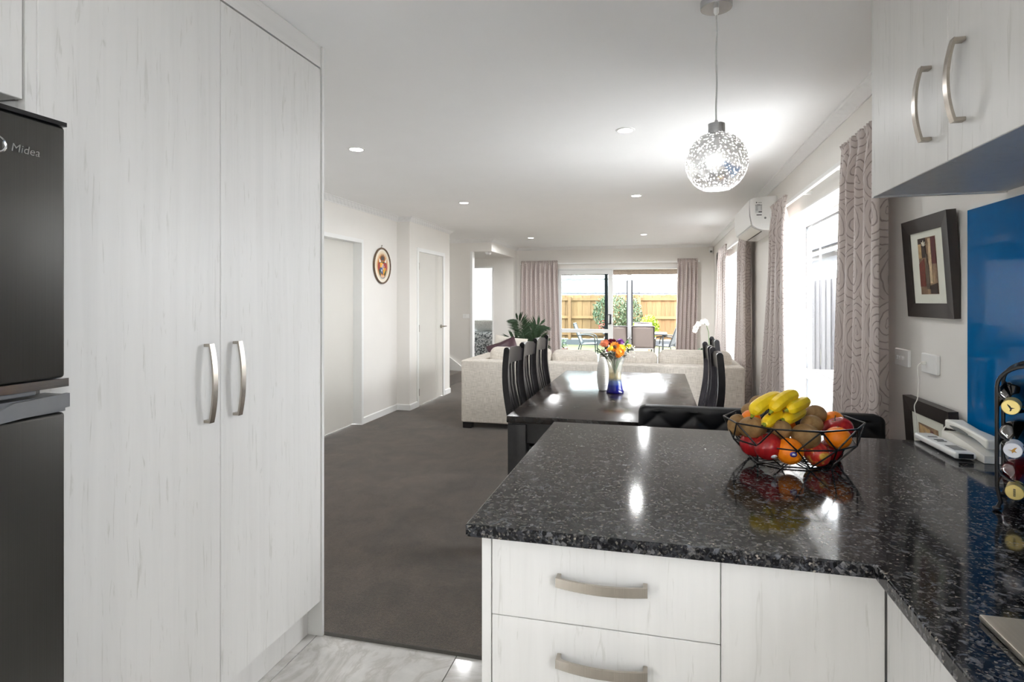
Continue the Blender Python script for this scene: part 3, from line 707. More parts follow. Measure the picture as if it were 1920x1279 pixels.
# ---- downlights
M['led'] = emis('led_diffuser', (1, 0.985, 0.96, 1), 14)
DL = 9
def downlight(x, y, label, pw=1.0):
    r_ = thing('downlight', label, 'light', (x, y, HCL), 'recessed ceiling downlights')
    MB().lathe([(0.044, -0.001), (0.0455, -0.006), (0.056, -0.004), (0.058, -0.0005)], n=28).build('bezel', M['white'], r_, local=True)
    MB().lathe([(0, -0.0045), (0.0436, -0.0045), (0.0436, -0.0012)], n=24).build('diffuser', M['led'], r_, local=True)
    l = bpy.data.lights.new('downlight_lamp', 'AREA'); l.shape = 'DISK'; l.size = 0.085; l.energy = DL*pw; l.color = (0.98, 0.99, 1.0); l.spread = R(170)
    o = bpy.data.objects.new('downlight_lamp', l); C.objects.link(o); o.parent = r_; o.location = (0, 0, -0.008)
for x, y, lb in ((-1.99, 3.57, 'round ceiling downlight nearest the pantry'), (-0.19, 3.57, 'round ceiling downlight nearest the globe pendant'),
                 (-1.98, 5.80, 'round ceiling downlight in front of the cupboard door'), (-0.205, 5.82, 'round ceiling downlight above the sofa beside the heat pump'),
                 (-2.02, 9.30, 'small far ceiling downlight by the hall bulkhead'), (-0.21, 9.25, 'small far ceiling downlight above the patio door'),
                 (-0.60, -0.45, 'added unseen ceiling downlight over the tiled kitchen floor')):  # last one is an extra lamp behind the camera, added as kitchen fill
    downlight(x, y, lb, 1.7 if (y > 8 and x < -1) else 3.2 if y > 8 else 0.4 if y > 3 else 0.3)
# ================================================================ DINING
FZ = 0.0122
TX0, TX1, TY0, TY1, TZ = -0.785, 0.224, 3.00, 5.09, 0.75
r_ = thing('dining_table', 'long black dining table with a glossy worn top', 'table', ((TX0+TX1)/2, (TY0+TY1)/2, 0))
MB().rbox(TX0, TX1, TY0, TY1, TZ-0.036, TZ, 0.004, 2).build('table_top', M['tabletop'], r_)
for x in (TX0+0.005, TX1-0.105):
    for y in (TY0+0.005, TY1-0.105):
        MB().rbox(x, x+0.10, y, y+0.10, FZ, TZ-0.044, 0.004, 2).build('leg', M['blackwood'], r_)
for a in ((TX0+0.105, TX1-0.105, TY0+0.03, TY0+0.055), (TX0+0.105, TX1-0.105, TY1-0.055, TY1-0.03), (TX0+0.03, TX0+0.055, TY0+0.105, TY1-0.105), (TX1-0.055, TX1-0.03, TY0+0.105, TY1-0.105)):
    MB().box(*a, TZ-0.145, TZ-0.038).build('apron', M['blackwood'], r_, smooth=False)
MB().box(TX0+0.012, TX1-0.012, TY0+0.012, TY1-0.012, TZ-0.0439, TZ-0.0362).build('shadow_gap', M['blackwood'], r_, smooth=False)

# dining chair, local: origin on floor under the seat centre, back towards -x, facing +x
def bx(z):
    """x of the back at height z"""
    pts = [(0.0, -0.235), (0.25, -0.205), (0.45, -0.205), (0.55, -0.212), (0.68, -0.238), (0.80, -0.258), (0.92, -0.263), (1.05, -0.250)]
    for (za, xa), (zb, xb) in zip(pts, pts[1:]):
        if z <= zb:
            t = (z-za)/(zb-za); t2 = t; return xa + (xb-xa)*t2
    return pts[-1][1]
def sm(zs): 
    xs = [bx(z) for z in zs]
    for _ in range(3): xs = [xs[0]] + [(xs[i-1]+2*xs[i]+xs[i+1])/4 for i in range(1, len(xs)-1)] + [xs[-1]]
    return xs
def make_chair():
    r_ = thing('dining_chair', 'x', 'chair', (0, 0, 0), 'black slat-back dining chairs at the table')
    HWD = 0.212
    for s_ in (-1, 1):
        zs = [0.001+1.045*i/26 for i in range(27)]; xs = sm(zs)
        pts = [(x, s_*HWD, z) for x, z in zip(xs, zs)]
        mb = MB().sweep(pts, 0.030, [0.036+0.004*sin(pi*i/26) for i in range(27)], (0, 1, 0))
        Mt = Matrix.Translation((xs[-1], s_*HWD, 1.046)) @ Matrix.Rotation(R(90), 4, 'X')
        mb.lathe([(0.018, -0.015), (0.018, 0.015)], n=16, M=Mt)
        mb.build('back_post', M['blackwood'], r_, local=True)
        MB().sweep([(0.20, s_*0.19, 0.001), (0.20, s_*0.19, 0.43)], [0.030, 0.040], [0.030, 0.040], (0, 1, 0)).build('front_leg', M['blackwood'], r_, local=True, smooth=False)
    # crest rail, bowed backwards with a scooped lower edge and raised centre
    def crest(u, v):
        y = (u-0.5)*2*(HWD-0.016); t = (u-0.5)*2
        zt = 1.035 + 0.016*(1-abs(t)**2.2) - 0.010*(1 if abs(t) > 0.84 else 0)
        zb = 0.945 + 0.010*math.exp(-(t/0.14)**2)
        z = zb + (zt-zb)*v
        return (bx(z) - 0.022*(1-t*t), y, z)
    mb = MB(); nu, nv = 26, 6
    for side in (0.009, -0.009):
        mb.grid(lambda u, v: (crest(u, v)[0]+side, crest(u, v)[1], crest(u, v)[2]), nu, nv)
    K = (nu+1)*(nv+1); idx = lambda i, j: j*(nu+1)+i
    for i in range(nu):
        for j in (0, nv): mb.f.append((idx(i, j), idx(i+1, j), K+idx(i+1, j), K+idx(i, j)))
    for j in range(nv):
        for i in (0, nu): mb.f.append((idx(i, j), idx(i, j+1), K+idx(i, j+1), K+idx(i, j)))
    mb.build('crest_rail', M['blackwood'], r_, local=True)
    MB().sweep([(bx(0.50), -HWD+0.015, 0.50), (bx(0.50), HWD-0.015, 0.50)], 0.022, 0.05, (1, 0, 0)).build('lower_rail', M['blackwood'], r_, local=True, smooth=False)
    for k in range(5):
        t = (k-2)/2.0; y = t*0.145
        zs = [0.525 + 0.43*i/14 for i in range(15)]
        pts = []
        for i, z in enumerate(zs):
            q = i/14
            pts.append((bx(z) - 0.022*(1-(t*0.145/0.196)**2)*q - 0.006*sin(pi*q), y*(0.86+0.14*q), z))
        MB().sweep(pts, 0.028, 0.012, (0, 1, 0)).build('slat', M['blackwood'], r_, local=True)
    MB().rbox(-0.21, 0.225, -0.222, 0.222, 0.432, 0.455, 0.006, 2).build('seat_board', M['blackwood'], r_, local=True)
    MB().rbox(-0.185, 0.222, -0.205, 0.205, 0.4555, 0.50, 0.018, 3).build('seat_pad', M['leather'], r_, local=True)
    for s_ in (-1, 1):
        MB().box(-0.19, 0.185, s_*0.195-0.01, s_*0.195+0.01, 0.36, 0.4315).build('seat_rail', M['blackwood'], r_, local=True, smooth=False)
    return r_
proto = make_chair()
CH = [(-0.66, 3.71, 0, 'black slat-back chair on the left of the table, nearest the worktop'),
      (-0.668, 4.185, 0, 'middle black slat-back chair on the left of the table'),
      (-0.672, 4.665, 0, 'black slat-back chair on the left of the table, nearest the sofa'),
      (0.085, 3.63, pi, 'black slat-back chair on the right of the table, nearest the worktop'),
      (0.075, 4.12, pi, 'middle black slat-back chair on the right of the table'),
      (0.175, 4.76, pi, 'black slat-back chair pulled out on the right of the table, nearest the sofa')]
for i, (x, y, a, lb) in enumerate(CH):
    o = proto if i == 0 else copy_tree(proto)
    o.location = (x, y, FZ); o.rotation_euler = (0, 0, a); o['label'] = lb

# bar stools with quilted backs
def make_stool():
    r_ = thing('bar_stool', 'x', 'stool', (0, 0, 0), 'quilted black bar stools behind the worktop')
    Wd, z0, z1, th = 0.232, 0.66, 0.893, 0.042
    def outline(u, v):
        # rounded top corners
        x = (u-0.5)*2; z = z0+(z1-z0)*v; X = x*Wd
        rc = 0.030
        if z > z1-rc:
            dz = z-(z1-rc); lim = Wd-rc+sqrt(max(0, rc*rc-dz*dz)); X = x*lim
        return X, z
    def front(u, v):
        X, z = outline(u, v); a = X/0.149+(z-0.793)/0.126; b_ = X/0.149-(z-0.793)/0.126
        h = (abs(sin(pi*(a+0.5)))*abs(sin(pi*(b_+0.5))))**0.45
        ed = min(1, min(1-abs(2*u-1), 1-v)*14)
        rim = 1.0 if (z > z1-0.022) else 0.0
        d = 0.014*max(h, rim*0.75)*ed
        return (X, -th/2-d, z)
    def back(u, v): X, z = outline(u, v); return (X, th/2+0.004*(1-(2*u-1)**2), z)
    mb = MB(); nu, nv = 72, 36
    mb.grid(front, nu, nv); mb.grid(back, nu, nv)
    K = (nu+1)*(nv+1); ix = lambda i, j: j*(nu+1)+i
    for i in range(nu):
        for j in (0, nv): mb.f.append((ix(i, j), ix(i+1, j), K+ix(i+1, j), K+ix(i, j)))
    for j in range(nv):
        for i in (0, nu): mb.f.append((ix(i, j), ix(i, j+1), K+ix(i, j+1), K+ix(i, j)))
    mb.build('backrest', M['leather'], r_, local=True, ang=60)
    MB().rbox(-0.23, 0.23, -0.40, 0.02, 0.575, 0.655, 0.025, 3).build('seat', M['leather'], r_, local=True)
    for sx_ in (-1, 1):
        for sy_ in (-0.36, -0.02):
            MB().tube([(sx_*0.20, sy_, 0.5745), (sx_*0.225, sy_+(0.03 if sy_ > -0.1 else -0.03), 0.001)], 0.013, 10).build('leg', M['iron'], r_, local=True)
    MB().tube([(-0.212, -0.372, 0.22), (0.212, -0.372, 0.22), (0.212, -0.008, 0.22), (-0.212, -0.008, 0.22)], 0.008, 8, closed=True).build('footrest', M['iron'], r_, local=True)
    return r_
st = make_stool(); st.location = (0.150, 2.63, FZ); st['label'] = 'black quilted bar stool nearer the dining table, left of the fruit basket'
s2 = copy_tree(st); s2.location = (0.650, 2.63, FZ); s2['label'] = 'black quilted bar stool in front of the curtain, right of the fruit basket'

# ---- vases on the table
VX, VY = -0.277, 3.93
m = bpy.data.materials.new('blue_tinted_vase_glass'); m.use_nodes = True; nt = m.node_tree; nt.nodes.clear()
o_ = N(nt, 'ShaderNodeOutputMaterial'); sx = N(nt, 'ShaderNodeSeparateXYZ'); nt.links.new(coords(nt), sx.inputs[0])
rp = ramp(nt, math_(nt, 'MULTIPLY', math_(nt, 'SUBTRACT', sx.outputs[2], 0.75), 1/0.29), [(0.05, srgb(24, 18, 130)), (0.17, srgb(20, 52, 190)), (0.27, srgb(150, 180, 222)), (0.34, srgb(238, 230, 206)), (0.5, (0.97, 0.97, 0.94, 1))])
fa = ramp(nt, math_(nt, 'MULTIPLY', math_(nt, 'SUBTRACT', sx.outputs[2], 0.75), 1/0.29), [(0.06, (0.45, 0.45, 0.45, 1)), (0.34, (0.22, 0.22, 0.22, 1)), (0.5, (0.12, 0.12, 0.12, 1))])
tr = N(nt, 'ShaderNodeBsdfTransparent'); df_ = N(nt, 'ShaderNodeBsdfDiffuse'); gl = N(nt, 'ShaderNodeBsdfGlossy'); gl.inputs['Roughness'].default_value = 0.02
nt.links.new(rp.outputs[0], tr.inputs[0]); nt.links.new(rp.outputs[0], df_.inputs[0])
m1 = N(nt, 'ShaderNodeMixShader'); nt.links.new(fa.outputs[0], m1.inputs[0]); nt.links.new(tr.outputs[0], m1.inputs[1]); nt.links.new(df_.outputs[0], m1.inputs[2])
lw = N(nt, 'ShaderNodeLayerWeight'); m2 = N(nt, 'ShaderNodeMixShader')
nt.links.new(math_(nt, 'ADD', math_(nt, 'MULTIPLY', math_(nt, 'POWER', lw.outputs['Facing'], 3.0), 0.55), 0.05), m2.inputs[0]); nt.links.new(m1.outputs[0], m2.inputs[1]); nt.links.new(gl.outputs[0], m2.inputs[2]); nt.links.new(m2.outputs[0], o_.inputs[0])
M['vase_glass'] = m
r_ = thing('flower_vase', 'flared glass vase with a blue base holding mixed flowers', 'vase', (VX, VY, TZ))
vp = [(0.0, 0.0), (0.056, 0.0), (0.059, 0.008), (0.054, 0.016), (0.050, 0.03), (0.043, 0.075), (0.0405, 0.11), (0.043, 0.15), (0.051, 0.19), (0.066, 0.235), (0.086, 0.283)]
vi = [(r-0.003, z) for r, z in vp[:3:-1]] + [(0.044, 0.022), (0, 0.022)]
MB().lathe(vp+vi, (VX, VY, TZ+0.001), 40).build('vase_body', M['vase_glass'], r_)
M['water'] = thin_glass('pale_water', (0.93, 0.90, 0.80, 1))
MB().lathe([(0, 0.024), (0.046, 0.024), (0.0395, 0.075), (0.037, 0.11), (0.040, 0.155), (0, 0.155)], (VX, VY, TZ+0.001), 32).build('water', M['water'], r_)
m, nt, b = newmat('white_ribbed_ceramic'); pset(b, rough=0.35); b.inputs['Base Color'].default_value = srgb(226, 223, 218)
sx = N(nt, 'ShaderNodeSeparateXYZ'); nt.links.new(coords(nt), sx.inputs[0])
bump(nt, b, math_(nt, 'SINE', math_(nt, 'MULTIPLY', sx.outputs[2], 900.0)), 0.5, 0.002)
wv_ = MB().lathe([(0, 0.0), (0.024, 0.0), (0.030, 0.006), (0.037, 0.05), (0.0405, 0.10), (0.038, 0.15), (0.029, 0.195), (0.016, 0.222), (0.011, 0.226), (0.009, 0.222), (0.014, 0.20), (0, 0.19)], (-0.367, 4.02, TZ+0.001), 36).build('ceramic_vase', m)
tag(wv_, 'slim white ribbed ceramic vase on the dining table', 'vase')

# flowers
def fm(name, c_, rough=0.55): return plain(name, srgb(*c_), rough, 0.12, 60)
M['dry'] = fm('dried_stalk', (120, 98, 62)); M['stem'] = fm('flower_stem_green', (74, 106, 48)); M['leafd'] = fm('dark_leaf', (38, 72, 34)); M['leafm'] = fm('mid_leaf', (70, 112, 44))
def stem_path(hx, hy, hz):
    bx_, by_ = VX+(VX-hx)*0.10, VY+(VY-hy)*0.10
    nx, ny = VX+(hx-VX)*0.28, VY+(hy-VY)*0.28
    return [(bx_, by_, TZ+0.085), ((bx_+nx)/2, (by_+ny)/2, TZ+0.15), (nx, ny, TZ+0.205), (hx, hy, hz-0.006)]
def petal_ring(mb, n, r, wd, droop, Mx, cup=0.0):
    for k in range(n):
        a = 2*pi*k/n; P = Mx @ Matrix.Rotation(a, 4, 'Z')
        mb.add([(r*0.15, -wd*0.3, 0.002), (r*0.15, wd*0.3, 0.002), (r*0.62, wd*0.5, cup+0.003), (r*0.62, 0, cup-0.002), (r*0.62, -wd*0.5, cup+0.003), (r, 0, droop), (r*0.15, 0, 0)],
               [(0, 6, 3, 4), (6, 1, 2, 3), (4, 3, 5), (3, 2, 5)], P)
def flower(label, u, dz, wv, kind, mat, r, mat2=None, tilt=(-35, 0)):
    """u: sideways offset, wv: depth offset from the vase axis in the camera-facing frame"""
    hx = VX + u*cos(YAW) - wv*sin(YAW); hy = VY + u*sin(YAW) + wv*cos(YAW); hz = TZ + dz
    r_ = thing('flower', label, 'flower', (hx, hy, hz), 'cut flowers in the glass vase')
    MB().tube(stem_path(hx, hy, hz), 0.0022, 6).build('stem', M['stem'], r_)
    T = Matrix.Translation((hx, hy, hz)) @ Matrix.Rotation(YAW, 4, 'Z') @ Matrix.Rotation(R(tilt[0]), 4, 'X') @ Matrix.Rotation(R(tilt[1]), 4, 'Y')
    mb = MB()
    if kind == 'daisy':
        petal_ring(mb, 14, r, r*0.42, 0.004, T); petal_ring(mb, 14, r*0.8, r*0.36, 0.010, T @ Matrix.Rotation(0.22, 4, 'Z'), 0.004)
        hd = mb.build('petals', mat, r_)
        MB().ball((0, 0, 0), (r*0.32, r*0.32, r*0.16), 12, 6).build('centre', mat2 or mat, r_).matrix_basis = Matrix.Translation(-Vector((hx, hy, hz))) @ (T @ Matrix.Translation((0, 0, 0.006)))
    elif kind == 'rose':
        for j, (q, c_) in enumerate(((1.0, 0.010), (0.8, 0.016), (0.58, 0.022), (0.36, 0.026))):
            petal_ring(mb, 6, r*q, r*q*1.1, c_+0.006, T @ Matrix.Rotation(j*0.5, 4, 'Z'), c_)
        mb.ball((0, 0, 0), (r*0.6, r*0.6, r*0.55), 12, 8, M=T @ Matrix.Translation((0, 0, 0.006)))
        mb.build('petals', mat, r_)
    elif kind == 'bud':
        mb.ball((0, 0, 0), (r*0.55, r*0.55, r*1.15), 12, 10, M=T @ Matrix.Translation((0, 0, r*0.7))); mb.build('petals', mat, r_)
        if mat2: MB().ball((0, 0, 0), (r*0.5, r*0.5, r*0.5), 10, 8, M=T @ Matrix.Translation((0, 0, r*0.1))).build('bud_base', mat2, r_)
    elif kind == 'spray':
        rnd = random.Random(int(u*9999)+5)
        for k in range(34):
            p = Vector((rnd.gauss(0, r*0.5), rnd.gauss(0, r*0.5), rnd.uniform(-r*0.4, r)))
            mb.ball(T @ p, 0.0042, 6, 4)
        mb.build('blossoms', mat, r_)
    return r_
org = fm('orange_petals', (240, 150, 20)); yel = fm('yellow_petals', (244, 204, 40)); cri = fm('crimson_petals', (112, 14, 44)); pnk = fm('pink_petals', (226, 70, 110))
pea = fm('peach_petals', (226, 150, 112)); pur = fm('purple_petals', (140, 84, 150)); dkc = fm('dark_flower_centre', (84, 44, 10)); wht = fm('white_blossom', (236, 232, 214)); ygn = fm('yellow_green_blossom', (226, 222, 40))
flower('orange daisy flower at the centre of the bouquet', -0.012, 0.310, -0.055, 'daisy', org, 0.0408, dkc, (62, -8))
flower('golden orange flower low in the bouquet', 0.018, 0.280, -0.075, 'daisy', org, 0.0360, org, (66, 10))
flower('yellow flower right of the orange daisy', 0.034, 0.300, -0.055, 'daisy', yel, 0.0324, yel, (60, 14))
flower('small orange flower lowest in the bouquet', 0.008, 0.258, -0.070, 'daisy', org, 0.0228, org, (70, 0))
flower('crimson flower at the top of the bouquet', -0.030, 0.330, -0.005, 'rose', cri, 0.0312, None, (30, -10))
flower('second crimson flower behind the orange daisy', -0.012, 0.330, 0.01, 'rose', cri, 0.0264, None, (30, 5))
flower('peach rose at the left top of the bouquet', -0.068, 0.322, -0.01, 'rose', pea, 0.0360, None, (40, -20))
flower('pink and yellow bud at the lower left of the bouquet', -0.060, 0.288, -0.055, 'bud', yel, 0.0240, pnk, (30, 50))
flower('purple flower at the top right of the bouquet', 0.034, 0.330, 0.01, 'rose', pur, 0.0288, None, (30, 10))
flower('spray of tiny white blossom on the right of the bouquet', 0.062, 0.285, -0.03, 'spray', wht, 0.0504, None, (10, 20))
flower('yellow green blossom at the right edge of the bouquet', 0.088, 0.308, -0.02, 'spray', ygn, 0.0216, None, (10, 20))
def sprig(label, u, dz, wv, leaves, mat, ll, lw, spread):
    hx = VX + u*cos(YAW) - wv*sin(YAW); hy = VY + u*sin(YAW) + wv*cos(YAW); hz = TZ + dz
    r_ = thing('leaf_sprig', label, 'foliage', (hx, hy, hz), 'green foliage in the bouquet')
    sp_ = stem_path(hx, hy, hz); MB().tube(sp_, 0.002, 6).build('stem', M['stem'], r_)
    a, b_ = Vector(sp_[2]), Vector(sp_[3]); d = (b_-a); mb = MB(); rnd = random.Random(int(u*9999))
    for k in range(leaves):
        t = 0.25+0.8*k/leaves; p = a+d*t; s_ = 1 if k % 2 else -1
        yaw = rnd.uniform(0, 2*pi) if spread > 1 else s_*pi/2+YAW+pi/2+rnd.uniform(-.4, .4)
        T = Matrix.Translation(p) @ Matrix.Rotation(yaw, 4, 'Z') @ Matrix.Rotation(R(rnd.uniform(-60, -5)), 4, 'Y')
        mb.add([(0, 0, 0), (ll*0.45, lw/2, 0.003), (ll, 0, -0.004), (ll*0.45, -lw/2, 0.003), (ll*0.45, 0, 0)], [(0, 1, 4), (1, 2, 4), (2, 3, 4), (3, 0, 4)], T)
    o = mb.build('leaves', mat, r_); return r_
sprig('fern frond hanging over the left rim of the vase', -0.105, 0.285, -0.02, 44, M['leafd'], 0.042, 0.013, 0.5)
sprig('dark fern pressed inside the front of the vase', -0.030, 0.265, -0.060, 40, M['leafd'], 0.040, 0.017, 0.5)
sprig('broad green leaves at the right of the bouquet', 0.075, 0.33, 0.01, 24, M['leafm'], 0.042, 0.030, 2)
sprig('dark leaf spray at the right edge of the vase', 0.105, 0.300, 0.015, 26, M['leafd'], 0.040, 0.022, 2)
sprig('dried brown sprig pressed against the right glass', 0.045, 0.255, -0.045, 34, M['dry'], 0.030, 0.010, 2)
sprig('green leaves at the back of the bouquet', 0.0, 0.335, 0.03, 30, M['leafm'], 0.040, 0.022, 2)

# ================================================================ LOUNGE
SX0, SX1, SY = -2.03, 0.80, 5.85
r_ = thing('sofa', 'beige linen corner sofa seen from behind', 'sofa', (-0.6, 6.3, 0))
MB().rbox(SX0, SX1, SY, SY+0.20, 0.075, 0.735, 0.018, 3).build('back_frame', M['linen'], r_)
MB().rbox(SX0, SX0+0.20, SY+0.201, SY+1.75, 0.075, 0.735, 0.018, 3).build('arm', M['linen'], r_)
MB().rbox(SX1-0.20, SX1, SY+0.201, SY+0.95, 0.075, 0.735, 0.018, 3).build('arm', M['linen'], r_)
MB().rbox(SX0+0.201, SX1-0.201, SY+0.201, SY+0.93, 0.075, 0.29, 0.01, 2).build('base', M['linen'], r_)
MB().rbox(SX0+0.201, SX0+0.95, SY+0.932, SY+1.75, 0.075, 0.29, 0.01, 2).build('chaise_base', M['linen'], r_)
n_ = 4; xa, xb = SX0+0.205, SX1-0.205
for k in range(n_):
    a = xa+(xb-xa)*k/n_; b_ = xa+(xb-xa)*(k+1)/n_
    MB().rbox(a+0.003, b_-0.003, SY+0.36, SY+0.95, 0.292, 0.45, 0.05, 4).build('seat_cushion', M['linen'], r_)
    xs = [(-1.79, -1.10), (-1.10, -0.985+0.37), (-0.60, 0.0), (0.0, 0.72)][k]
    def cush(p):
        x, y, z = p; return (x, y, z*(1+0.10*cos(x*3))+0.008*sin(5*x))
    cx_ = (xs[0]+xs[1])/2; hw = (xs[1]-xs[0])/2
    tp = 0.86 if k in (0, 3) else 0.845
    bc = MB().rbox(xs[0]+0.004, xs[1]-0.004, SY+0.205, SY+0.39, 0.455, tp, 0.075, 5)
    if k == 3: bc.v = [(x, y, z + (0.022*sin((x-xs[0])/(xs[1]-xs[0])*pi) if z > 0.7 else 0)) for x, y, z in bc.v]
    bc.build('back_cushion', M['linen'], r_)
MB().rbox(SX0+0.205, SX0+0.38, SY+0.40, SY+0.98, 0.455, 0.80, 0.07, 5).build('back_cushion', M['linen'], r_)
MB().rbox(SX0+0.205, SX0+0.93, SY+0.955, SY+1.73, 0.292, 0.45, 0.05, 4).build('seat_cushion', M['linen'], r_)
for x in (SX0+0.015, SX1-0.115):
    MB().rbox(x, x+0.10, SY+0.01, SY+0.09, FZ, 0.0745, 0.004, 1).build('foot', M['blackwood'], r_)
MB().rbox(SX0+0.015, SX0+0.115, SY+1.63, SY+1.73, FZ, 0.0745, 0.004, 1).build('foot', M['blackwood'], r_)
MB().rbox(SX1-0.115, SX1-0.015, SY+0.84, SY+0.94, FZ, 0.0745, 0.004, 1).build('foot', M['blackwood'], r_)
def pillow(name, label, mat, c_, s_, rot, puff=0.055):
    mb = MB()
    def fn(sg):
        def f(u, v):
            x, y = (u-0.5)*2, (v-0.5)*2
            k = max(0, (1-abs(x)**2.6)*(1-abs(y)**2.6)); e_ = 1-0.07*(1-abs(x))*abs(y)-0.07*(1-abs(y))*abs(x)
            return (x*s_*e_, sg*puff*k**0.55, y*s_*e_)
        return f
    mb.grid(fn(1), 18, 18); mb.grid(fn(-1), 18, 18)
    o = mb.build(name, mat); o.location = c_; o.rotation_euler = rot
    return tag(o, label, 'cushion', 'throw cushions on the sofa')
M['cushw'] = plain('ivory_cushion', srgb(222, 216, 206), 0.85, 0.04); M['cushp'] = plain('plum_satin_cushion', srgb(72, 48, 56), 0.4, 0.1)
pillow('throw_cushion', 'ivory throw cushion propped at the left end of the sofa', M['cushw'], (-1.80, 7.02, 0.715), 0.205, (R(-12), R(8), R(10)))
pillow('throw_cushion', 'plum throw cushion leaning in front of the ivory one', M['cushp'], (-1.81, 6.86, 0.700), 0.185, (R(-18), R(-20), R(20)))

# ---- curtains
def curtain(label, s0t, s1t, s0b, s1b, frame, folds, ztop=2.127, zbot=0.03, depth=0.0, amp=0.05, cloth=1.6, seed=1, flat=None):
    rnd = random.Random(seed); ph = [rnd.uniform(-0.5, 0.5) for _ in range(folds+2)]; am = [rnd.uniform(0.7, 1.15) for _ in range(folds+2)]
    nu, nv = folds*14, 40
    def f(u, v):
        q = 1-v; z = ztop + (zbot-ztop)*q           # v=1 top
        e_ = min(1.0, q*1.0)
        spread = q**1.25
        s_ = (s0t+(s0b-s0t)*spread)*(1-u) + (s1t+(s1b-s1t)*spread)*u
        k = u*folds; i = int(min(folds-1, k)); ang = 2*pi*k + 0.5*ph[i]*sin(2*pi*u*1.7)
        hd = max(0.0, 1-q/0.045)                    # pinch-pleat heading
        A = amp*(0.35+0.65*min(1, q/0.10))*(am[i]*(1-(k-i))+am[i+1]*(k-i))
        d = A*(sin(ang) + 0.28*sin(2*ang+1.0+2*q) + 0.12*sin(5*u+3*q))
        d = d*(1-hd) + hd*0.016*sin(ang*3)
        s_ += 0.010*cos(ang)*(0.4+q)*(s1b-s0b)/abs(s1b-s0b)
        return frame(s_, depth+d, z + hd*0.012*abs(sin(ang*1.5)))
    mb = MB().grid(f, nu, nv, lambda u, v: (u*cloth, v*2.1))
    o = mb.build('curtain', M['curtain'], ang=80); solidify(o, 0.004)
    return tag(o, label, 'curtain', 'mauve rose-patterned curtains')
FR = lambda x0: (lambda s_, d, z: (x0-d, s_, z))
FF = lambda y0: (lambda s_, d, z: (s_, y0-d, z))
curtain('mauve rose curtain nearest the kitchen, beside the lotus picture', 2.655, 3.235, 2.655, 3.40, FR(0.895), 5, amp=0.044, cloth=1.7, seed=3)
curtain('mauve rose curtain gathered between the near window and heat pump', 4.56, 5.14, 4.55, 5.80, FR(0.905), 4, amp=0.045, cloth=1.5, seed=5)
curtain('mauve rose curtain hanging behind the heat pump', 6.40, 7.10, 6.36, 7.40, FR(0.90), 4, ztop=2.11, amp=0.05, cloth=1.5, seed=8)
curtain('mauve rose curtain at the far end of the window wall', 8.30, 9.28, 8.15, 10.0, FR(0.90), 5, amp=0.05, cloth=1.6, seed=9)
curtain('mauve rose curtain left of the patio door', -2.575, -1.865, -2.63, -1.81, FF(10.985), 8, amp=0.042, cloth=1.9, seed=11)
curtain('mauve rose curtain right of the patio door', 0.345, 0.70, 0.29, 0.665, FF(10.985), 5, amp=0.045, cloth=1.3, seed=13)
# curtain tracks
def track(label, pts_a, pts_b, br):
    r_ = thing('curtain_track', label, 'curtain track', br[0])
    (x0, y0), (x1, y1) = pts_a, pts_b
    MB().rbox(min(x0, x1)-0.012, max(x0, x1)+0.012, min(y0, y1)-0.012, max(y0, y1)+0.012, 2.066, 2.092, 0.003, 1).build('rail', M['white_plastic'], r_)
    for p, q in br[1]: MB().box(*p, *q, 2.070, 2.0655 if False else 2.088).build('bracket', M['white_plastic'], r_, smooth=False)
track('white curtain track above the near window', (0.925, 2.60), (0.925, 5.25), ((0.925, 3.9, 2.07), [((0.938, 0.989), (y-0.012, y+0.012)) for y in (2.7, 3.45, 4.2, 5.0)]))
track('white curtain track above the far side window', (0.925, 6.37), (0.925, 9.40), ((0.925, 8.0, 2.07), [((0.938, 0.989), (y-0.012, y+0.012)) for y in (6.5, 7.4, 8.4, 9.3)]))
track('white curtain track above the patio door', (-2.60, 11.02), (0.73, 11.02), ((-0.9, 11.02, 2.07), [((x-0.012, x+0.012), (11.033, 11.099)) for x in (-2.5, -1.4, -0.4, 0.6)]))

# ---- heat pump
r_ = thing('heat_pump', 'white wall mounted heat pump above the curtains', 'air conditioner', (0.9, 5.8, 1.97))
sec = [(0.988, 2.264), (0.888, 2.262), (0.800, 2.253), (0.775, 2.240), (0.770, 2.20), (0.776, 2.10), (0.792, 2.017), (0.83, 1.992), (0.875, 1.976), (0.988, 1.970)]
MB().prism(sec, 5.36, 6.34, 'y').build('casing', M['white_plastic'], r_, ang=30)
MB().prism([(0.768, 2.236), (0.766, 2.10), (0.783, 2.02), (0.787, 2.022), (0.772, 2.10), (0.7695, 2.235)], 5.375, 6.325, 'y').build('front_panel', M['white_plastic'], r_)
MB().prism([(0.796, 2.012), (0.834, 1.987), (0.870, 1.973), (0.868, 1.969), (0.832, 1.983), (0.794, 2.008)], 5.42, 6.28, 'y').build('louvre', M['cream_plastic'], r_)
MB().prism([(0.872, 1.975), (0.884, 1.9735), (0.884, 1.9705), (0.872, 1.972)], 5.45, 6.25, 'y').build('outlet_slot', M['black_plastic'], r_, smooth=False)
M['sticker'] = plain('label_paper', srgb(214, 214, 214), 0.6, 0.02); M['ink'] = plain('label_ink', srgb(70, 70, 72), 0.6)
lb = MB().box(0.815, 0.871, 5.3592, 5.3598, 2.123, 2.198).build('energy_label', M['sticker'], r_, smooth=False)
mb = MB().box(0.816, 0.870, 5.3586, 5.3591, 2.186, 2.1895).box(0.842, 0.869, 5.3586, 5.3591, 2.126, 2.135)
for k in range(6): mb.box(0.818, 0.838 - 0.003*(k % 2), 5.3586, 5.3591, 2.176-0.007*k, 2.178-0.007*k)
for k in range(5): mb.box(0.86, 0.868, 5.3586, 5.3591, 2.176-0.007*k, 2.178-0.007*k)
mb.box(0.830, 0.855, 5.3586, 5.3591, 2.192, 2.195)
mb.build('label_print', M['ink'], lb, smooth=False)
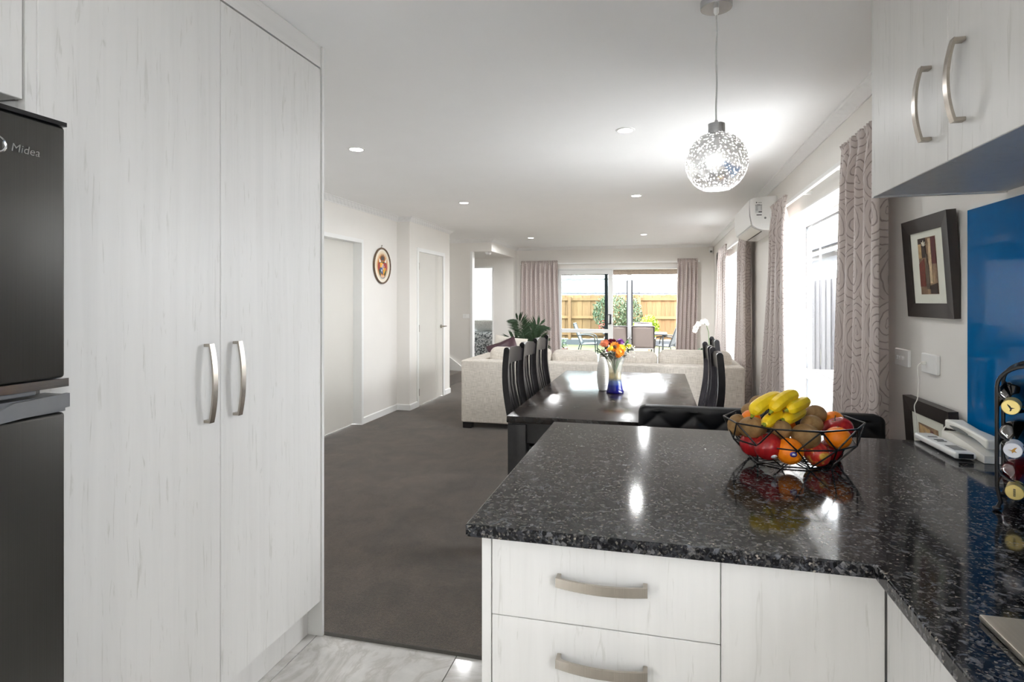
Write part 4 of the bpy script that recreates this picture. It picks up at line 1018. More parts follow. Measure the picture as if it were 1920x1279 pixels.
MB().box(0.826, 0.868, 5.3592, 5.3598, 2.101, 2.109).build('rating_plate', M['ink'], r_, smooth=False)
mb = MB().ball((0.826, 5.3595, 2.212), (0.0055, 0.0006, 0.0055), 10, 6)
for k in range(5): mb.box(0.839+0.006*k, 0.843+0.006*k, 5.3592, 5.3598, 2.208, 2.213)
mb.build('logo', M['ink'], r_, smooth=False)
MB().lathe([(0.009, 0), (0.009, 0.002)], n=14, M=Matrix.Translation((0.896, 5.3585, 2.078)) @ Matrix.Rotation(R(-90), 4, 'X')).build('screw_cover', M['grey_plastic'], r_)

# ---- palm in a pot
M['palm'] = plain('palm_green', srgb(42, 66, 40), 0.45, 0.2, 30); M['pot'] = plain('grey_pot', srgb(96, 92, 88), 0.6)
PXc, PYc = -2.12, 9.45
r_ = thing('potted_palm', 'dark green potted palm in the corner behind the sofa', 'plant', (PXc, PYc, FZ))
MB().lathe([(0.0, FZ), (0.12, FZ), (0.16, 0.34), (0.165, 0.36), (0.15, 0.36), (0.14, 0.33), (0, 0.33)], (PXc, PYc, 0), 24).build('pot', M['pot'], r_)
rnd = random.Random(4)
FRD = [(0.22, 0.74, 0.10), (-0.16, 0.80, -0.05), (0.05, 0.62, 0.12), (-0.34, 0.50, 0.0), (0.30, 0.52, -0.08), (-0.10, 0.46, 0.12)]
for dx, dz, dy in FRD:
    mb = MB(); pts = []
    for i in range(11):
        t = i/10; pts.append(Vector((PXc + dx*t**1.5, PYc + dy*t, 0.33 + dz*(1.25*t-0.25*t**3) - 0.5*abs(dx)*t**4)))
    mb.tube(pts, [0.008-0.0006*i for i in range(11)], 5)
    for i in range(26):
        t = 0.45+0.55*i/25; k = t*10; j = int(min(9, k)); p = pts[j].lerp(pts[j+1], k-j); d_ = (pts[j+1]-pts[j]).normalized()
        for s_ in (-1, 1):
            side = d_.cross(Vector((0, 1, 0))).normalized()
            ll = 0.13+0.15*sin(pi*min(1, (i+3)/27))
            q = (d_*(0.45+0.6*i/25) + side*s_*0.9 + Vector((0, rnd.uniform(-.3, .3), 0.05))).normalized()
            e2 = p + q*ll; e2.z -= 0.18*ll; wd = (e2-p).cross(Vector((0, 1, 0))).normalized()*0.011
            n = len(mb.v); mid = p.lerp(e2, 0.45)+Vector((0, 0, 0.012))
            mb.v += [tuple(p), tuple(mid+wd), tuple(e2), tuple(mid-wd)]; mb.f += [(n, n+1, n+2), (n, n+2, n+3)]
    mb.build('frond', M['palm'], r_, ang=80)

# ---- orchid on a side table
OX, OY = 0.66, 8.4
r_ = thing('side_table', 'small dark side table behind the sofa under the orchid', 'table', (OX, OY, FZ))
MB().lathe([(0, 0.55), (0.20, 0.55), (0.20, 0.575), (0, 0.575)], (OX, OY, 0), 28).build('table_top', M['blackwood'], r_)
MB().lathe([(0.02, 0.03), (0.02, 0.5499)], (OX, OY, 0), 12).build('pedestal', M['blackwood'], r_)
MB().lathe([(0.15, FZ), (0.15, 0.0299)], (OX, OY, 0), 24).build('foot', M['blackwood'], r_)
r_ = thing('orchid', 'white orchid arching above the right end of the sofa', 'plant', (OX, OY, 0.576))
MB().lathe([(0, 0.576), (0.05, 0.576), (0.065, 0.68), (0.058, 0.68), (0.05, 0.64), (0, 0.64)], (OX, OY, 0), 20).build('pot', M['white_plastic'], r_)
op = [(OX+0.02, OY, 0.64), (OX+0.025, OY, 0.80), (OX+0.02, OY, 0.93), (OX-0.01, OY, 1.03), (OX-0.06, OY, 1.065), (OX-0.12, OY, 1.02), (OX-0.16, OY, 0.95)]
MB().tube(op, 0.0045, 6).build('flower_stem', M['stem'], r_)
lm = MB()
for a in (0.2, 2.0, 3.4, 5.0):
    T = Matrix.Translation((OX, OY, 0.66)) @ Matrix.Rotation(a, 4, 'Z')
    lm.add([(0, 0, 0), (0.09, 0.035, 0.05), (0.19, 0, 0.0), (0.09, -0.035, 0.05), (0.09, 0, 0.04)], [(0, 1, 4), (1, 2, 4), (2, 3, 4), (3, 0, 4)], T)
lm.build('leaves', M['leafd'], r_)
M['orch'] = plain('orchid_white', srgb(238, 234, 218), 0.5, 0.03)
for (x, z, s_) in ((OX-0.16, 0.955, 0.038), (OX-0.145, 1.0, 0.042), (OX-0.115, 1.045, 0.042), (OX-0.06, 1.075, 0.036), (OX-0.02, 1.085, 0.036), (OX+0.0, 1.05, 0.03)):
    mb = MB(); petal_ring(mb, 5, s_, s_*1.1, 0.006, Matrix.Translation((x, OY-0.01, z)) @ Matrix.Rotation(R(80), 4, 'X') @ Matrix.Rotation(x*50, 4, 'Z')); mb.build('blossom', M['orch'], r_)

# dark framed picture on the window wall
r_ = thing('wall_picture', 'narrow dark framed picture by the far curtain', 'picture', (XR, 10.1, 1.9))
MB().box(XR-0.03, XR-0.002, 9.9, 10.30, 1.644, 1.67).box(XR-0.03, XR-0.002, 9.9, 10.30, 2.138, 2.164).box(XR-0.03, XR-0.002, 9.9, 9.926, 1.67, 2.138).box(XR-0.03, XR-0.002, 10.274, 10.30, 1.67, 2.138).build('frame', M['frame'], r_, smooth=False)
MB().box(XR-0.014, XR-0.002, 9.926, 10.274, 1.67, 2.138).build('print', M['mat_board'], r_, smooth=False)
# alarm sensor in the corner
r_ = thing('motion_sensor', 'small white alarm sensor in the far ceiling corner', 'sensor', (XR-0.04, YF-0.03, 2.3))
MB().rbox(XR-0.085, XR-0.02, YF-0.05, YF-0.002, 2.225, 2.335, 0.008, 2).build('housing', M['white_plastic'], r_)
MB().rbox(XR-0.072, XR-0.033, YF-0.0525, YF-0.049, 2.24, 2.275, 0.002, 1).build('lens', M['grey_plastic'], r_)
# smoke alarm under the bulkhead
r_ = thing('smoke_alarm', 'white smoke alarm under the hall bulkhead', 'smoke alarm', (-2.84, 9.62, 2.19))
MB().lathe([(0.0, -0.036), (0.035, -0.036), (0.045, -0.028), (0.048, -0.008), (0.055, -0.006), (0.055, -0.0005)], (-2.84, 9.62, 2.197), 24).build('cover', M['white_plastic'], r_)
MB().lathe([(0, -0.039), (0.006, -0.0385), (0.006, -0.036)], (-2.84, 9.62, 2.197), 10).build('test_button', M['grey_plastic'], r_)
# light switch by the stairs
r_ = thing('light_switch', 'white light switch plate on the stair wall', 'switch', (-3.145, YS, 1.10))
MB().rbox(-3.207, -3.083, YS-0.010, YS-0.0005, 1.066, 1.140, 0.003, 1).build('plate', M['white_plastic'], r_)
MB().rbox(-3.152, -3.138, YS-0.014, YS-0.0101, 1.093, 1.113, 0.0015, 1).build('rocker', M['white_plastic'], r_)

# ---- decorative plate with coat of arms (wall x = XL1, faces +x). local y, z about the centre
r_ = thing('wall_plate', 'oval wall plate with a painted coat of arms', 'plate', (XL1, 6.213, 1.775))
py_, pz_, ry_, rz_ = 6.213, 1.775, 0.205, 0.203
def oval(a, b_, x0, x1, name, mat, parent, n=40, dome=0.0):
    mb = MB(); vs_ = [(x0, py_+a*cos(2*pi*k/n), pz_+b_*sin(2*pi*k/n)) for k in range(n)] + [(x1, py_+a*cos(2*pi*k/n)*0.985, pz_+b_*sin(2*pi*k/n)*0.985) for k in range(n)] + [(x1+dome, py_, pz_)]
    fs = [(k, (k+1) % n, (k+1) % n+n, k+n) for k in range(n)] + [(k+n, (k+1) % n+n, 2*n) for k in range(n)]
    return mb.add(vs_, fs).build(name, mat, parent)
m, nt, b = newmat('painted_plate_glaze'); pset(b, rough=0.25); M['plateface'] = m
cc = coords(nt); mp = N(nt, 'ShaderNodeVectorMath', operation='SUBTRACT'); nt.links.new(cc, mp.inputs[0]); mp.inputs[1].default_value = (XL1, py_, pz_)
le = N(nt, 'ShaderNodeVectorMath', operation='LENGTH'); nt.links.new(mp.outputs[0], le.inputs[0])
rp = ramp(nt, math_(nt, 'MULTIPLY', le.outputs['Value'], 1/0.2), [(0.55, srgb(214, 138, 62)), (0.78, srgb(238, 220, 188)), (0.9, srgb(240, 232, 216))]); nt.links.new(rp.outputs[0], b.inputs['Base Color'])
MB().tube([(XL1+0.014, py_+ry_*cos(2*pi*k/44), pz_+rz_*sin(2*pi*k/44)) for k in range(44)], 0.011, 8, closed=True).build('rope_rim', plain('bronze_rim', srgb(108, 88, 70), 0.4, 0.3, 90), r_)
oval(0.20, 0.198, XL1+0.003, XL1+0.012, 'plate_face', M['plateface'], r_, dome=0.003)
cm = {k: plain('crest_'+k, srgb(*c_), 0.4, 0.08) for k, c_ in dict(brown=(92, 54, 30), red=(166, 40, 34), green=(52, 84, 52), gold=(236, 168, 40), blue=(52, 86, 140), silver=(214, 210, 202), dark=(60, 50, 46), white=(236, 232, 224)).items()}
def patch(name, poly, mat, lift=0.018):
    MB().prism([(py_+a, pz_+b_) for a, b_ in poly], XL1+0.0165, XL1+lift, 'x').build(name, cm[mat], r_, smooth=False)
patch('crest_helm', [(-0.045, 0.06), (-0.05, 0.115), (-0.03, 0.095), (-0.02, 0.135), (0, 0.105), (0.02, 0.135), (0.03, 0.095), (0.05, 0.115), (0.045, 0.06)], 'brown')
patch('crest_helm_face', [(-0.02, 0.065), (-0.022, 0.10), (0.022, 0.10), (0.02, 0.065)], 'dark', 0.019)
for s_ in (-1, 1):
    patch('crest_mantling', [(s_*0.055, 0.05), (s_*0.105, 0.03), (s_*0.115, -0.02), (s_*0.10, -0.06), (s_*0.06, -0.02)], 'red')
    patch('crest_wing', [(s_*0.045, 0.045), (s_*0.09, 0.09), (s_*0.085, 0.035)], 'white', 0.019)
    patch('crest_garland', [(s_*0.005, 0.03), (s_*0.08, 0.02), (s_*0.085, 0.035), (s_*0.01, 0.05)], 'green', 0.0195)
    patch('crest_leaf', [(s_*0.065, -0.03), (s_*0.095, -0.06), (s_*0.07, -0.11), (s_*0.045, -0.12)], 'green', 0.0185)
patch('shield_gold', [(-0.07, 0.035), (-0.005, 0.035), (-0.005, -0.02), (-0.07, -0.02)], 'gold', 0.021)
patch('shield_red', [(0.005, 0.035), (0.07, 0.035), (0.07, -0.02), (0.005, -0.02)], 'red', 0.021)
patch('shield_blue', [(-0.07, -0.024), (-0.005, -0.024), (-0.005, -0.105), (-0.045, -0.08), (-0.07, -0.05)], 'blue', 0.021)
patch('shield_amber', [(0.005, -0.024), (0.07, -0.024), (0.07, -0.05), (0.045, -0.08), (0.005, -0.105)], 'gold', 0.021)
patch('shield_cross', [(-0.012, 0.02), (0.012, 0.02), (0.012, 0.0), (0.03, 0.0), (0.03, -0.02), (0.012, -0.02), (0.012, -0.045), (-0.012, -0.045), (-0.012, -0.02), (-0.03, -0.02), (-0.03, 0.0), (-0.012, 0.0)], 'silver', 0.0225)
patch('shield_charge', [(0, 0.008), (0.010, -0.012), (0, -0.032), (-0.010, -0.012)], 'red', 0.0235)
patch('shield_star', [(-0.05, -0.045), (-0.02, -0.05), (-0.03, -0.075)], 'white', 0.0225)
patch('ribbon', [(-0.085, -0.115), (-0.03, -0.142), (0.03, -0.142), (0.085, -0.115), (0.08, -0.132), (0.03, -0.157), (-0.03, -0.157), (-0.08, -0.132)], 'silver')
mb = MB()
for k in range(11):
    t = (k-5)/5; mb.box(XL1+0.018, XL1+0.0186, py_+0.065*t-0.0035, py_+0.065*t+0.0035, pz_-0.152+0.022*t*t, pz_-0.141+0.022*t*t)
mb.build('ribbon_lettering', cm['dark'], r_, smooth=False)
MB().tube([(XL1+0.004, py_, pz_+0.205), (XL1+0.006, py_, pz_+0.232)], 0.006, 8).ball((XL1+0.008, py_, pz_+0.235), 0.009, 10, 6).build('hanging_hook', M['nickel'], r_)

# ---- bed through the doorway
m, nt, b = newmat('speckled_bed_throw'); pset(b, rough=0.9)
n1 = noise(nt, coords(nt), 34, 3, 0.7); r0 = ramp(nt, n1, [(0.42, srgb(48, 50, 52)), (0.49, srgb(160, 168, 172)), (0.56, srgb(226, 228, 228))]); nt.links.new(r0.outputs[0], b.inputs['Base Color']); M['throw'] = m
r_ = thing('bed', 'bed under a speckled grey throw in the room beyond', 'bed', (-4.0, 12.6, 0))
MB().rbox(-5.2, -3.25, 11.75, 13.6, 0.02, 0.70, 0.09, 4).build('covered_mattress', M['throw'], r_)
pm = plain('patterned_pillow', srgb(236, 236, 232), 0.8, 0.18, 60)
pl_ = pillow('bed_pillow', 'pale patterned pillow on the bed', pm, (-3.62, 12.05, 0.80), 0.30, (R(62), 0, 0), 0.085)
pl_['category'] = 'pillow'; del pl_['group']
# ================================================================ THINGS ON AND ABOVE THE WORKTOP
BX, BY = 0.382, 1.847
cy_, sy_ = cos(YAW), sin(YAW)
def BP_(u, w_, z): return Vector((BX + u*cy_ - w_*sy_, BY + u*sy_ + w_*cy_, z))
# geometric wire basket
r_ = thing('fruit_basket', 'black geometric wire fruit basket on the granite worktop', 'basket', (BX, BY, ZC))
NB = 10; off = R(-90)
ring = lambda rr_, z, o_, el=0.85: [BP_(rr_*cos(off+o_+2*pi*k/NB), el*rr_*sin(off+o_+2*pi*k/NB), z) for k in range(NB)]
rim, mid, bas = ring(0.192, 1.018, 0), ring(0.172, 0.962, pi/NB), ring(0.120, ZC+0.004, 0)
wr = 0.0022
MB().tube(rim, wr*1.15, 6, closed=True).build('rim_wire', M['wire'], r_)
MB().tube(mid, wr, 6, closed=True).build('middle_wire', M['wire'], r_)
MB().tube(bas, wr, 6, closed=True).build('base_wire', M['wire'], r_)
for k in range(NB):
    for a, b_ in ((rim[k], mid[k]), (rim[(k+1) % NB], mid[k]), (mid[k], bas[k]), (mid[k], bas[(k+1) % NB])):
        MB().tube([a, b_], wr, 6).build('strut', M['wire'], r_)
for k in range(NB//2): MB().tube([bas[k], bas[k+NB//2]], wr*0.9, 6).build('base_spoke', M['wire'], r_)

def fruitmat(name, stops, scale, rough=0.35, bs=None, st=(1, 1, 1), bst=0.2):
    m, nt, b = newmat(name); pset(b, rough=rough, spec=0.4); v = coords(nt, st)
    n1 = noise(nt, v, scale, 4, 0.6, 0.6); r0 = ramp(nt, n1, [(p, srgb(*c_)) for p, c_ in stops]); nt.links.new(r0.outputs[0], b.inputs['Base Color'])
    if bs: bump(nt, b, noise(nt, coords(nt), bs, 2), bst, 0.002)
    return m
M['kiwi'] = fruitmat('kiwi_skin', [(0.3, (128, 96, 56)), (0.7, (166, 132, 84))], 40, 0.62, 900, bst=0.5)
M['orange'] = fruitmat('orange_peel', [(0.3, (238, 120, 10)), (0.7, (250, 142, 22))], 20, 0.36, 420, bst=0.35)
M['apple'] = fruitmat('red_apple_skin', [(0.32, (120, 16, 22)), (0.6, (170, 32, 34)), (0.8, (200, 80, 50))], 26, 0.22, None, (1, 1, 0.25))
M['apple2'] = fruitmat('red_yellow_apple_skin', [(0.36, (158, 26, 32)), (0.52, (196, 60, 44)), (0.64, (222, 176, 70))], 22, 0.22)
M['banana'] = fruitmat('banana_peel', [(0.25, (228, 186, 20)), (0.7, (248, 214, 36))], 24, 0.42)
M['bantip'] = plain('green_banana_tip', srgb(150, 160, 44), 0.5); M['banend'] = plain('brown_banana_end', srgb(70, 54, 28), 0.7)
M['fruitstem'] = plain('fruit_stem', srgb(84, 58, 36), 0.8)
D0_ = -sin(YAW)*BX + cos(YAW)*BY
def fpos(px, py, w_):
    d = D0_ + w_; z = HC - (py-HY)/FOC*d; u = (px-960)/FOC*d - (cos(YAW)*BX + sin(YAW)*BY)
    return BP_(u, w_, z)
def fruit(name, label, cat, grp, px, py, w_, r3, mat, rot=0.0, extra=None):
    c_ = fpos(px, py, w_)
    r_ = thing(name, label, cat, c_, grp)
    Rm = Matrix.Rotation(YAW, 4, 'Z') @ Matrix.Rotation(rot, 4, 'Y')
    if cat == 'apple':
        def fn(p):
            x, y, z = p; rr = sqrt(x*x+y*y)/r3[0]
            zz = z/r3[2]; k = 1+0.06*zz
            dz = -0.24*math.exp(-(rr/0.34)**2)*(1 if zz > 0 else -0.7)*r3[2]
            return (x*k, y*k, z+dz)
        MB().ball((0, 0, 0), r3, 24, 20, M=Rm, fn=fn).build('skin', mat, r_, local=True)
        MB().tube([Rm @ Vector((0, 0, r3[2]*0.70)), Rm @ Vector((0.002, 0, r3[2]*0.95)), Rm @ Vector((0.006, 0, r3[2]*1.15))], 0.0014, 6).build('stem', M['fruitstem'], r_, local=True)
    elif cat == 'kiwifruit':
        MB().ball((0, 0, 0), r3, 24, 16, M=Rm).build('skin', mat, r_, local=True)
        MB().ball((0, 0, 0), (0.0035, 0.004, 0.004), 10, 6, M=Rm @ Matrix.Translation((r3[0]*0.985, 0, 0))).build('stem_end', M['fruitstem'], r_, local=True)
    else:
        MB().ball((0, 0, 0), r3, 24, 16, M=Rm).build('skin', mat, r_, local=True)
        MB().ball((0, 0, 0), (0.003, 0.003, 0.0015), 8, 5, M=Rm @ Matrix.Translation((0, 0, r3[2]*0.99))).build('stem_button', M['leafm'], r_, local=True)
    return r_
KG, OG, AG = 'kiwifruit in the wire basket', 'oranges in the wire basket', 'apples in the wire basket'
for lb, px, py, w_, r3, ro in (
    ('kiwifruit at the far left rim of the basket', 1383, 797, 0.025, (0.0295, 0.028, 0.0325), 0.3),
    ('large kiwifruit at the front left of the basket', 1411, 802, -0.030, (0.0405, 0.031, 0.0315), 0.1),
    ('kiwifruit at the front centre below the bananas', 1465, 806, -0.062, (0.029, 0.028, 0.027), 0.5),
    ('biggest kiwifruit, at the front right of the basket', 1511, 818, -0.080, (0.0405, 0.033, 0.034), 0.25),
    ('kiwifruit with its round end showing, right of the bananas', 1522, 796, -0.020, (0.031, 0.030, 0.0265), -0.1),
    ('kiwifruit at the back right of the basket', 1529, 777, 0.050, (0.0325, 0.029, 0.0275), 0.05),
    ('topmost kiwifruit behind the bananas', 1421, 757, 0.072, (0.024, 0.026, 0.026), 0.8),
    ('kiwifruit half hidden at the back left behind the bananas', 1407, 768, 0.060, (0.020, 0.026, 0.028), 1.2)):
    fruit('kiwifruit', lb, 'kiwifruit', KG, px, py, w_, r3, M['kiwi'], ro)
o1 = fruit('orange', 'orange with a blue sticker at the front of the basket', 'orange', OG, 1480, 846, -0.098, (0.037, 0.036, 0.036), M['orange'])
fruit('orange', 'orange at the right rim of the basket', 'orange', OG, 1571, 821, -0.055, (0.0355, 0.034, 0.0305), M['orange'])
fruit('orange', 'orange at the back right above the red apple', 'orange', OG, 1563, 789, 0.050, (0.030, 0.030, 0.029), M['orange'])
fruit('orange', 'orange peeping out left under the bananas', 'orange', OG, 1408, 786, 0.020, (0.028, 0.028, 0.027), M['orange'])
fruit('orange', 'orange deep in the basket under the bananas', 'orange', OG, 1470, 800, 0.03, (0.033, 0.033, 0.033), M['orange'])
fruit('apple', 'dark red apple at the lower left of the basket', 'apple', AG, 1412, 834, -0.022, (0.038, 0.038, 0.035), M['apple'], 0.3)
a1 = fruit('apple', 'red apple with a sticker at the lower left front', 'apple', AG, 1441, 838, -0.078, (0.039, 0.037, 0.036), M['apple'], -0.6)
fruit('apple', 'red and yellow apple at the lower right front', 'apple', AG, 1531, 851, -0.075, (0.037, 0.036, 0.034), M['apple2'], 0.9)
fruit('apple', 'red apple on the right behind the front orange', 'apple', AG, 1571, 806, 0.0, (0.044, 0.038, 0.037), M['apple'], -0.3)
fruit('apple', 'dark red apple deep at the right of the basket', 'apple', AG, 1556, 846, 0.005, (0.035, 0.034, 0.034), M['apple'], 0.2)
# stickers
M['stk_blue'] = plain('blue_sticker', srgb(70, 60, 150), 0.4); M['stk_w'] = plain('white_sticker', srgb(226, 228, 232), 0.4)
def sticker(parent, rad, px_, pz_, mat, s_=0.0075, inner=None):
    # small curved disc on the camera side of a round fruit
    T = Matrix.Rotation(YAW, 4, 'Z') @ Matrix.Rotation(px_, 4, 'Z') @ Matrix.Rotation(pz_, 4, 'X')
    mb = MB(); n = 16; R0 = rad+0.0006
    vs_ = [(0, -R0, 0)] + [(1.25*s_*cos(2*pi*k/n), -sqrt(R0*R0-(s_*1.2)**2)+0.0002, s_*sin(2*pi*k/n)) for k in range(n)]
    mb.add(vs_, [(0, 1+k, 1+(k+1) % n) for k in range(n)], T); o = mb.build('sticker', mat, parent, local=True); solidify(o, 0.0005, 1)
    if inner:
        mb = MB(); vs_ = [(-0.0045, -R0-0.0006, -0.002), (0.0045, -R0-0.0006, -0.002), (0.0035, -R0-0.0006, 0.0025), (-0.0025, -R0-0.0006, 0.0032)]
        mb.add(vs_, [(0, 1, 2, 3)], T); o2 = mb.build('sticker_print', inner, o, local=True)
sticker(o1, 0.0368, -0.16, 0.0, M['stk_blue'], 0.0075, M['stk_w'])
sticker(a1, 0.0372, 0.05, 0.55, M['stk_w'], 0.007)
# bananas
r_ = thing('banana_bunch', 'bunch of five yellow bananas on top of the fruit', 'bananas', fpos(1470, 760, -0.02))
def banana(pts, rb):
    P = [fpos(*p) for p in pts]
    # quadratic curve through three points
    Q = []
    n = 12
    for i in range(n+1):
        t = i/n; a = P[0]*(1-t)*(1-2*t) + P[1]*4*t*(1-t) + P[2]*t*(2*t-1); Q.append(a)
    rr = [rb]*(n+1); rr[0] = rb*0.30; rr[1] = rb*0.66; rr[2] = rb*0.88; rr[n] = rb*0.60; rr[n-1] = rb*0.92
    o = MB().tube(Q, rr, 7).build('banana', M['banana'], r_, ang=20); subsurf(o, 1)
    d = (Q[0]-Q[1]).normalized()
    MB().tube([Q[0]+d*0.0095, Q[0]+d*0.003, Q[0]-d*0.004], [0.0022, 0.0055, 0.0075], 7).build('tip', M['bantip'], o)
    MB().tube([Q[0]+d*0.0125, Q[0]+d*0.0085], [0.003, 0.0035], 7).build('tip_end', M['banend'], o)
banana([(1411, 778, -0.055), (1428, 758, -0.045), (1463, 743, 0.0)], 0.0235)
banana([(1446, 771, -0.060), (1464, 752, -0.045), (1492, 739, 0.0)], 0.0225)
banana([(1476, 769, -0.055), (1493, 762, -0.045), (1514, 751, 0.0)], 0.0195)
banana([(1432, 797, -0.075), (1450, 783, -0.040), (1476, 762, 0.005)], 0.0205)
banana([(1467, 788, -0.060), (1484, 781, -0.030), (1506, 768, 0.01)], 0.0205)
MB().ball(fpos(1492, 757, 0.030), (0.016, 0.012, 0.014), 10, 8).build('crown', M['bantip'], r_)

# ---- framed pictures on the right wall
def tilted(yc, zc, xt, xb, hgt):
    """matrix: local x->world -y (to the right as seen), local y->up along the picture, local z->into the room"""
    up = Vector((xt-xb, 0, sqrt(hgt*hgt-(xt-xb)**2))).normalized(); rt = Vector((0, -1, 0)); nz = rt.cross(up)
    Mx = Matrix((rt, up, nz)).transposed().to_4x4(); Mx.translation = Vector(((xt+xb)/2, yc, zc)); return Mx
M['art'] = None
m, nt, b = newmat('sepia_painting_ground'); pset(b, rough=0.7)
n1 = noise(nt, coords(nt, (30, 12, 10)), 1.0, 5, 0.65, 0.8); r0 = ramp(nt, n1, [(0.3, srgb(70, 52, 40)), (0.5, srgb(126, 100, 76)), (0.7, srgb(172, 146, 112))]); nt.links.new(r0.outputs[0], b.inputs['Base Color']); M['art'] = m
AC = {k: plain('paint_'+k, srgb(*c_), 0.7, 0.25, 60) for k, c_ in dict(rust=(112, 52, 38), maroon=(84, 34, 32), cream=(196, 172, 138), umber=(58, 44, 36), bottle=(92, 80, 66), petal=(232, 226, 208), tan=(190, 158, 112)).items()}
def picture(label, yc, zc, xt, xb, size, border, matw, art, shapes):
    Mx = tilted(yc, zc, xt, xb, size); h = size/2
    r_ = thing('framed_picture', label, 'picture', Mx.translation.copy(), 'dark framed pictures beside the splashback')
    d = 0.030
    # mitred, slightly dished frame members
    for k in range(4):
        Rk = Mx @ Matrix.Rotation(k*pi/2, 4, 'Z'); i_ = h-border
        vs_ = [(-h, -h, 0), (h, -h, 0), (i_, -i_, -0.004), (-i_, -i_, -0.004), (-h, -h, -d), (h, -h, -d), (i_, -i_, -d+0.008), (-i_, -i_, -d+0.008)]
        MB().add(vs_, [(0, 1, 2, 3), (4, 7, 6, 5), (0, 4, 5, 1), (2, 6, 7, 3), (0, 3, 7, 4), (1, 5, 6, 2)]).build('frame_member', M['frame'], r_, smooth=False).matrix_basis = Matrix.Translation(-Mx.translation) @ Rk
    def flat(nm, poly, z, mat, par=None):
        o = MB().prism(poly, z-0.0012, z, 'z', Mx).build(nm, mat, par or r_, smooth=False); return o
    i_ = h-border+0.001
    flat('mat_board', [(-i_, -i_), (i_, -i_), (i_, i_), (-i_, i_)], -0.010, M['mat_board'])
    ax, ay, aw, ah = art
    p_ = flat('painting', [(ax-aw, ay-ah), (ax+aw, ay-ah), (ax+aw, ay+ah), (ax-aw, ay+ah)], -0.0085, M['art'])
    fr_ = MB()
    for k, (nm, mat, poly) in enumerate(shapes):
        flat(nm, [(ax+aw*x, ay+ah*y) for x, y in poly], -0.0080+0.0003*k, AC[mat], p_)
    return r_
petal = lambda a, l, wd: [(-0.26+0.02*sin(R(a)), 0.70), (-0.26+l*0.6*sin(R(a))*2.0-wd*cos(R(a)), 0.70+l*0.6*cos(R(a))), (-0.26+l*sin(R(a))*2.0, 0.70+l*cos(R(a))), (-0.26+l*0.6*sin(R(a))*2.0+wd*cos(R(a)), 0.70+l*0.6*cos(R(a)))]
lot = [('dark_field', 'umber', [(-1, 0.3), (-0.1, 0.3), (-0.1, 1), (-1, 1)]), ('rust_block', 'rust', [(-1, -0.72), (-0.35, -0.72), (-0.35, 0.28), (-1, 0.10)]),
       ('cream_band', 'cream', [(0.12, -0.62), (0.48, -0.62), (0.48, 0.95), (0.22, 0.95)]), ('maroon_block', 'maroon', [(0.52, 0.05), (1, 0.05), (1, 0.98), (0.52, 0.98)]),
       ('tan_patch', 'tan', [(-0.95, 0.30), (-0.60, 0.30), (-0.60, 0.80), (-0.95, 0.80)]), ('table_edge', 'umber', [(0.2, -0.98), (1, -0.98), (1, -0.62), (0.2, -0.70)]),
       ('bottle', 'bottle', [(-0.20, -0.82), (0.16, -0.82), (0.18, -0.1), (0.05, 0.12), (0.03, 0.42), (-0.12, 0.42), (-0.10, 0.12), (-0.20, -0.1)]),
       ('stem', 'umber', [(-0.10, 0.42), (-0.04, 0.42), (-0.18, 0.70), (-0.26, 0.70)])] + [('lotus_petal', 'petal', petal(a, l, 0.07)) for a, l in ((-62, 0.14), (62, 0.14), (-34, 0.20), (34, 0.20), (0, 0.22), (-14, 0.16))]
picture('dark framed lotus painting hanging beside the blue splashback', 2.446, 1.489, 0.945, 0.970, 0.372, 0.052, 0, (0, 0.005, 0.070, 0.105), lot)
sep = [('pale_bloom', 'tan', [(-0.9, -0.2), (0.2, -0.2), (0.2, 0.9), (-0.9, 0.95)]), ('maroon_edge', 'maroon', [(0.25, -0.6), (0.95, -0.6), (0.95, 0.72), (0.35, 0.9)]), ('cream_veil', 'cream', [(-0.6, -0.6), (-0.2, -0.6), (0.05, 0.7), (-0.3, 0.8)])]
picture('lower dark framed picture half hidden behind the worktop', 2.418, 0.808, 0.940, 0.965, 0.372, 0.052, 0, (0, 0.002, 0.078, 0.098), sep)

# ---- sockets
r_ = thing('switch_plate', 'white switch plate with three knobs beside the curtain', 'switch', (XR, 2.72, 1.13))
MB().rbox(XR-0.012, XR-0.0005, 2.652, 2.79, 1.096, 1.166, 0.003, 1).build('plate', M['white_plastic'], r_)
for y in (2.70, 2.725, 2.75):
    MB().lathe([(0.009, 0), (0.008, 0.008), (0, 0.008)], n=14, M=Matrix.Translation((XR-0.0121, y, 1.13)) @ Matrix.Rotation(R(-90), 4, 'Y')).build('knob', M['white_plastic'], r_)
r_ = thing('phone_socket', 'white phone wall socket with the cord plugged in', 'socket', (XR, 2.465, 1.13))
MB().rbox(XR-0.016, XR-0.0005, 2.405, 2.525, 1.095, 1.168, 0.003, 1).build('plate', M['white_plastic'], r_)
MB().rbox(XR-0.030, XR-0.0161, 2.478, 2.492, 1.126, 1.138, 0.002, 1).build('plug', M['cream_plastic'], r_)
cpt = [(XR-0.031, 2.486, 1.132), (0.945, 2.478, 1.118), (0.942, 2.462, 1.07), (0.936, 2.455, 1.005), (0.928, 2.462, 0.972), (0.928, 2.445, 0.93), (0.932, 2.44, 0.875), (0.93, 2.38, 0.81), (0.925, 2.27, 0.83), (0.925, 2.215, 0.89), (0.93, 2.200, 0.918)]
def smooth_path(p, n=6):
    p = [Vector(q) for q in p]; out = []
    for i in range(len(p)-1):
        a, b_, c_, d = p[max(i-1, 0)], p[i], p[i+1], p[min(i+2, len(p)-1)]
        for k in range(n):
            t = k/n; out.append(0.5*((2*b_)+(c_-a)*t+(2*a-5*b_+4*c_-d)*t*t+(3*b_-a-3*c_+d)*t**3))
    return out+[p[-1]]


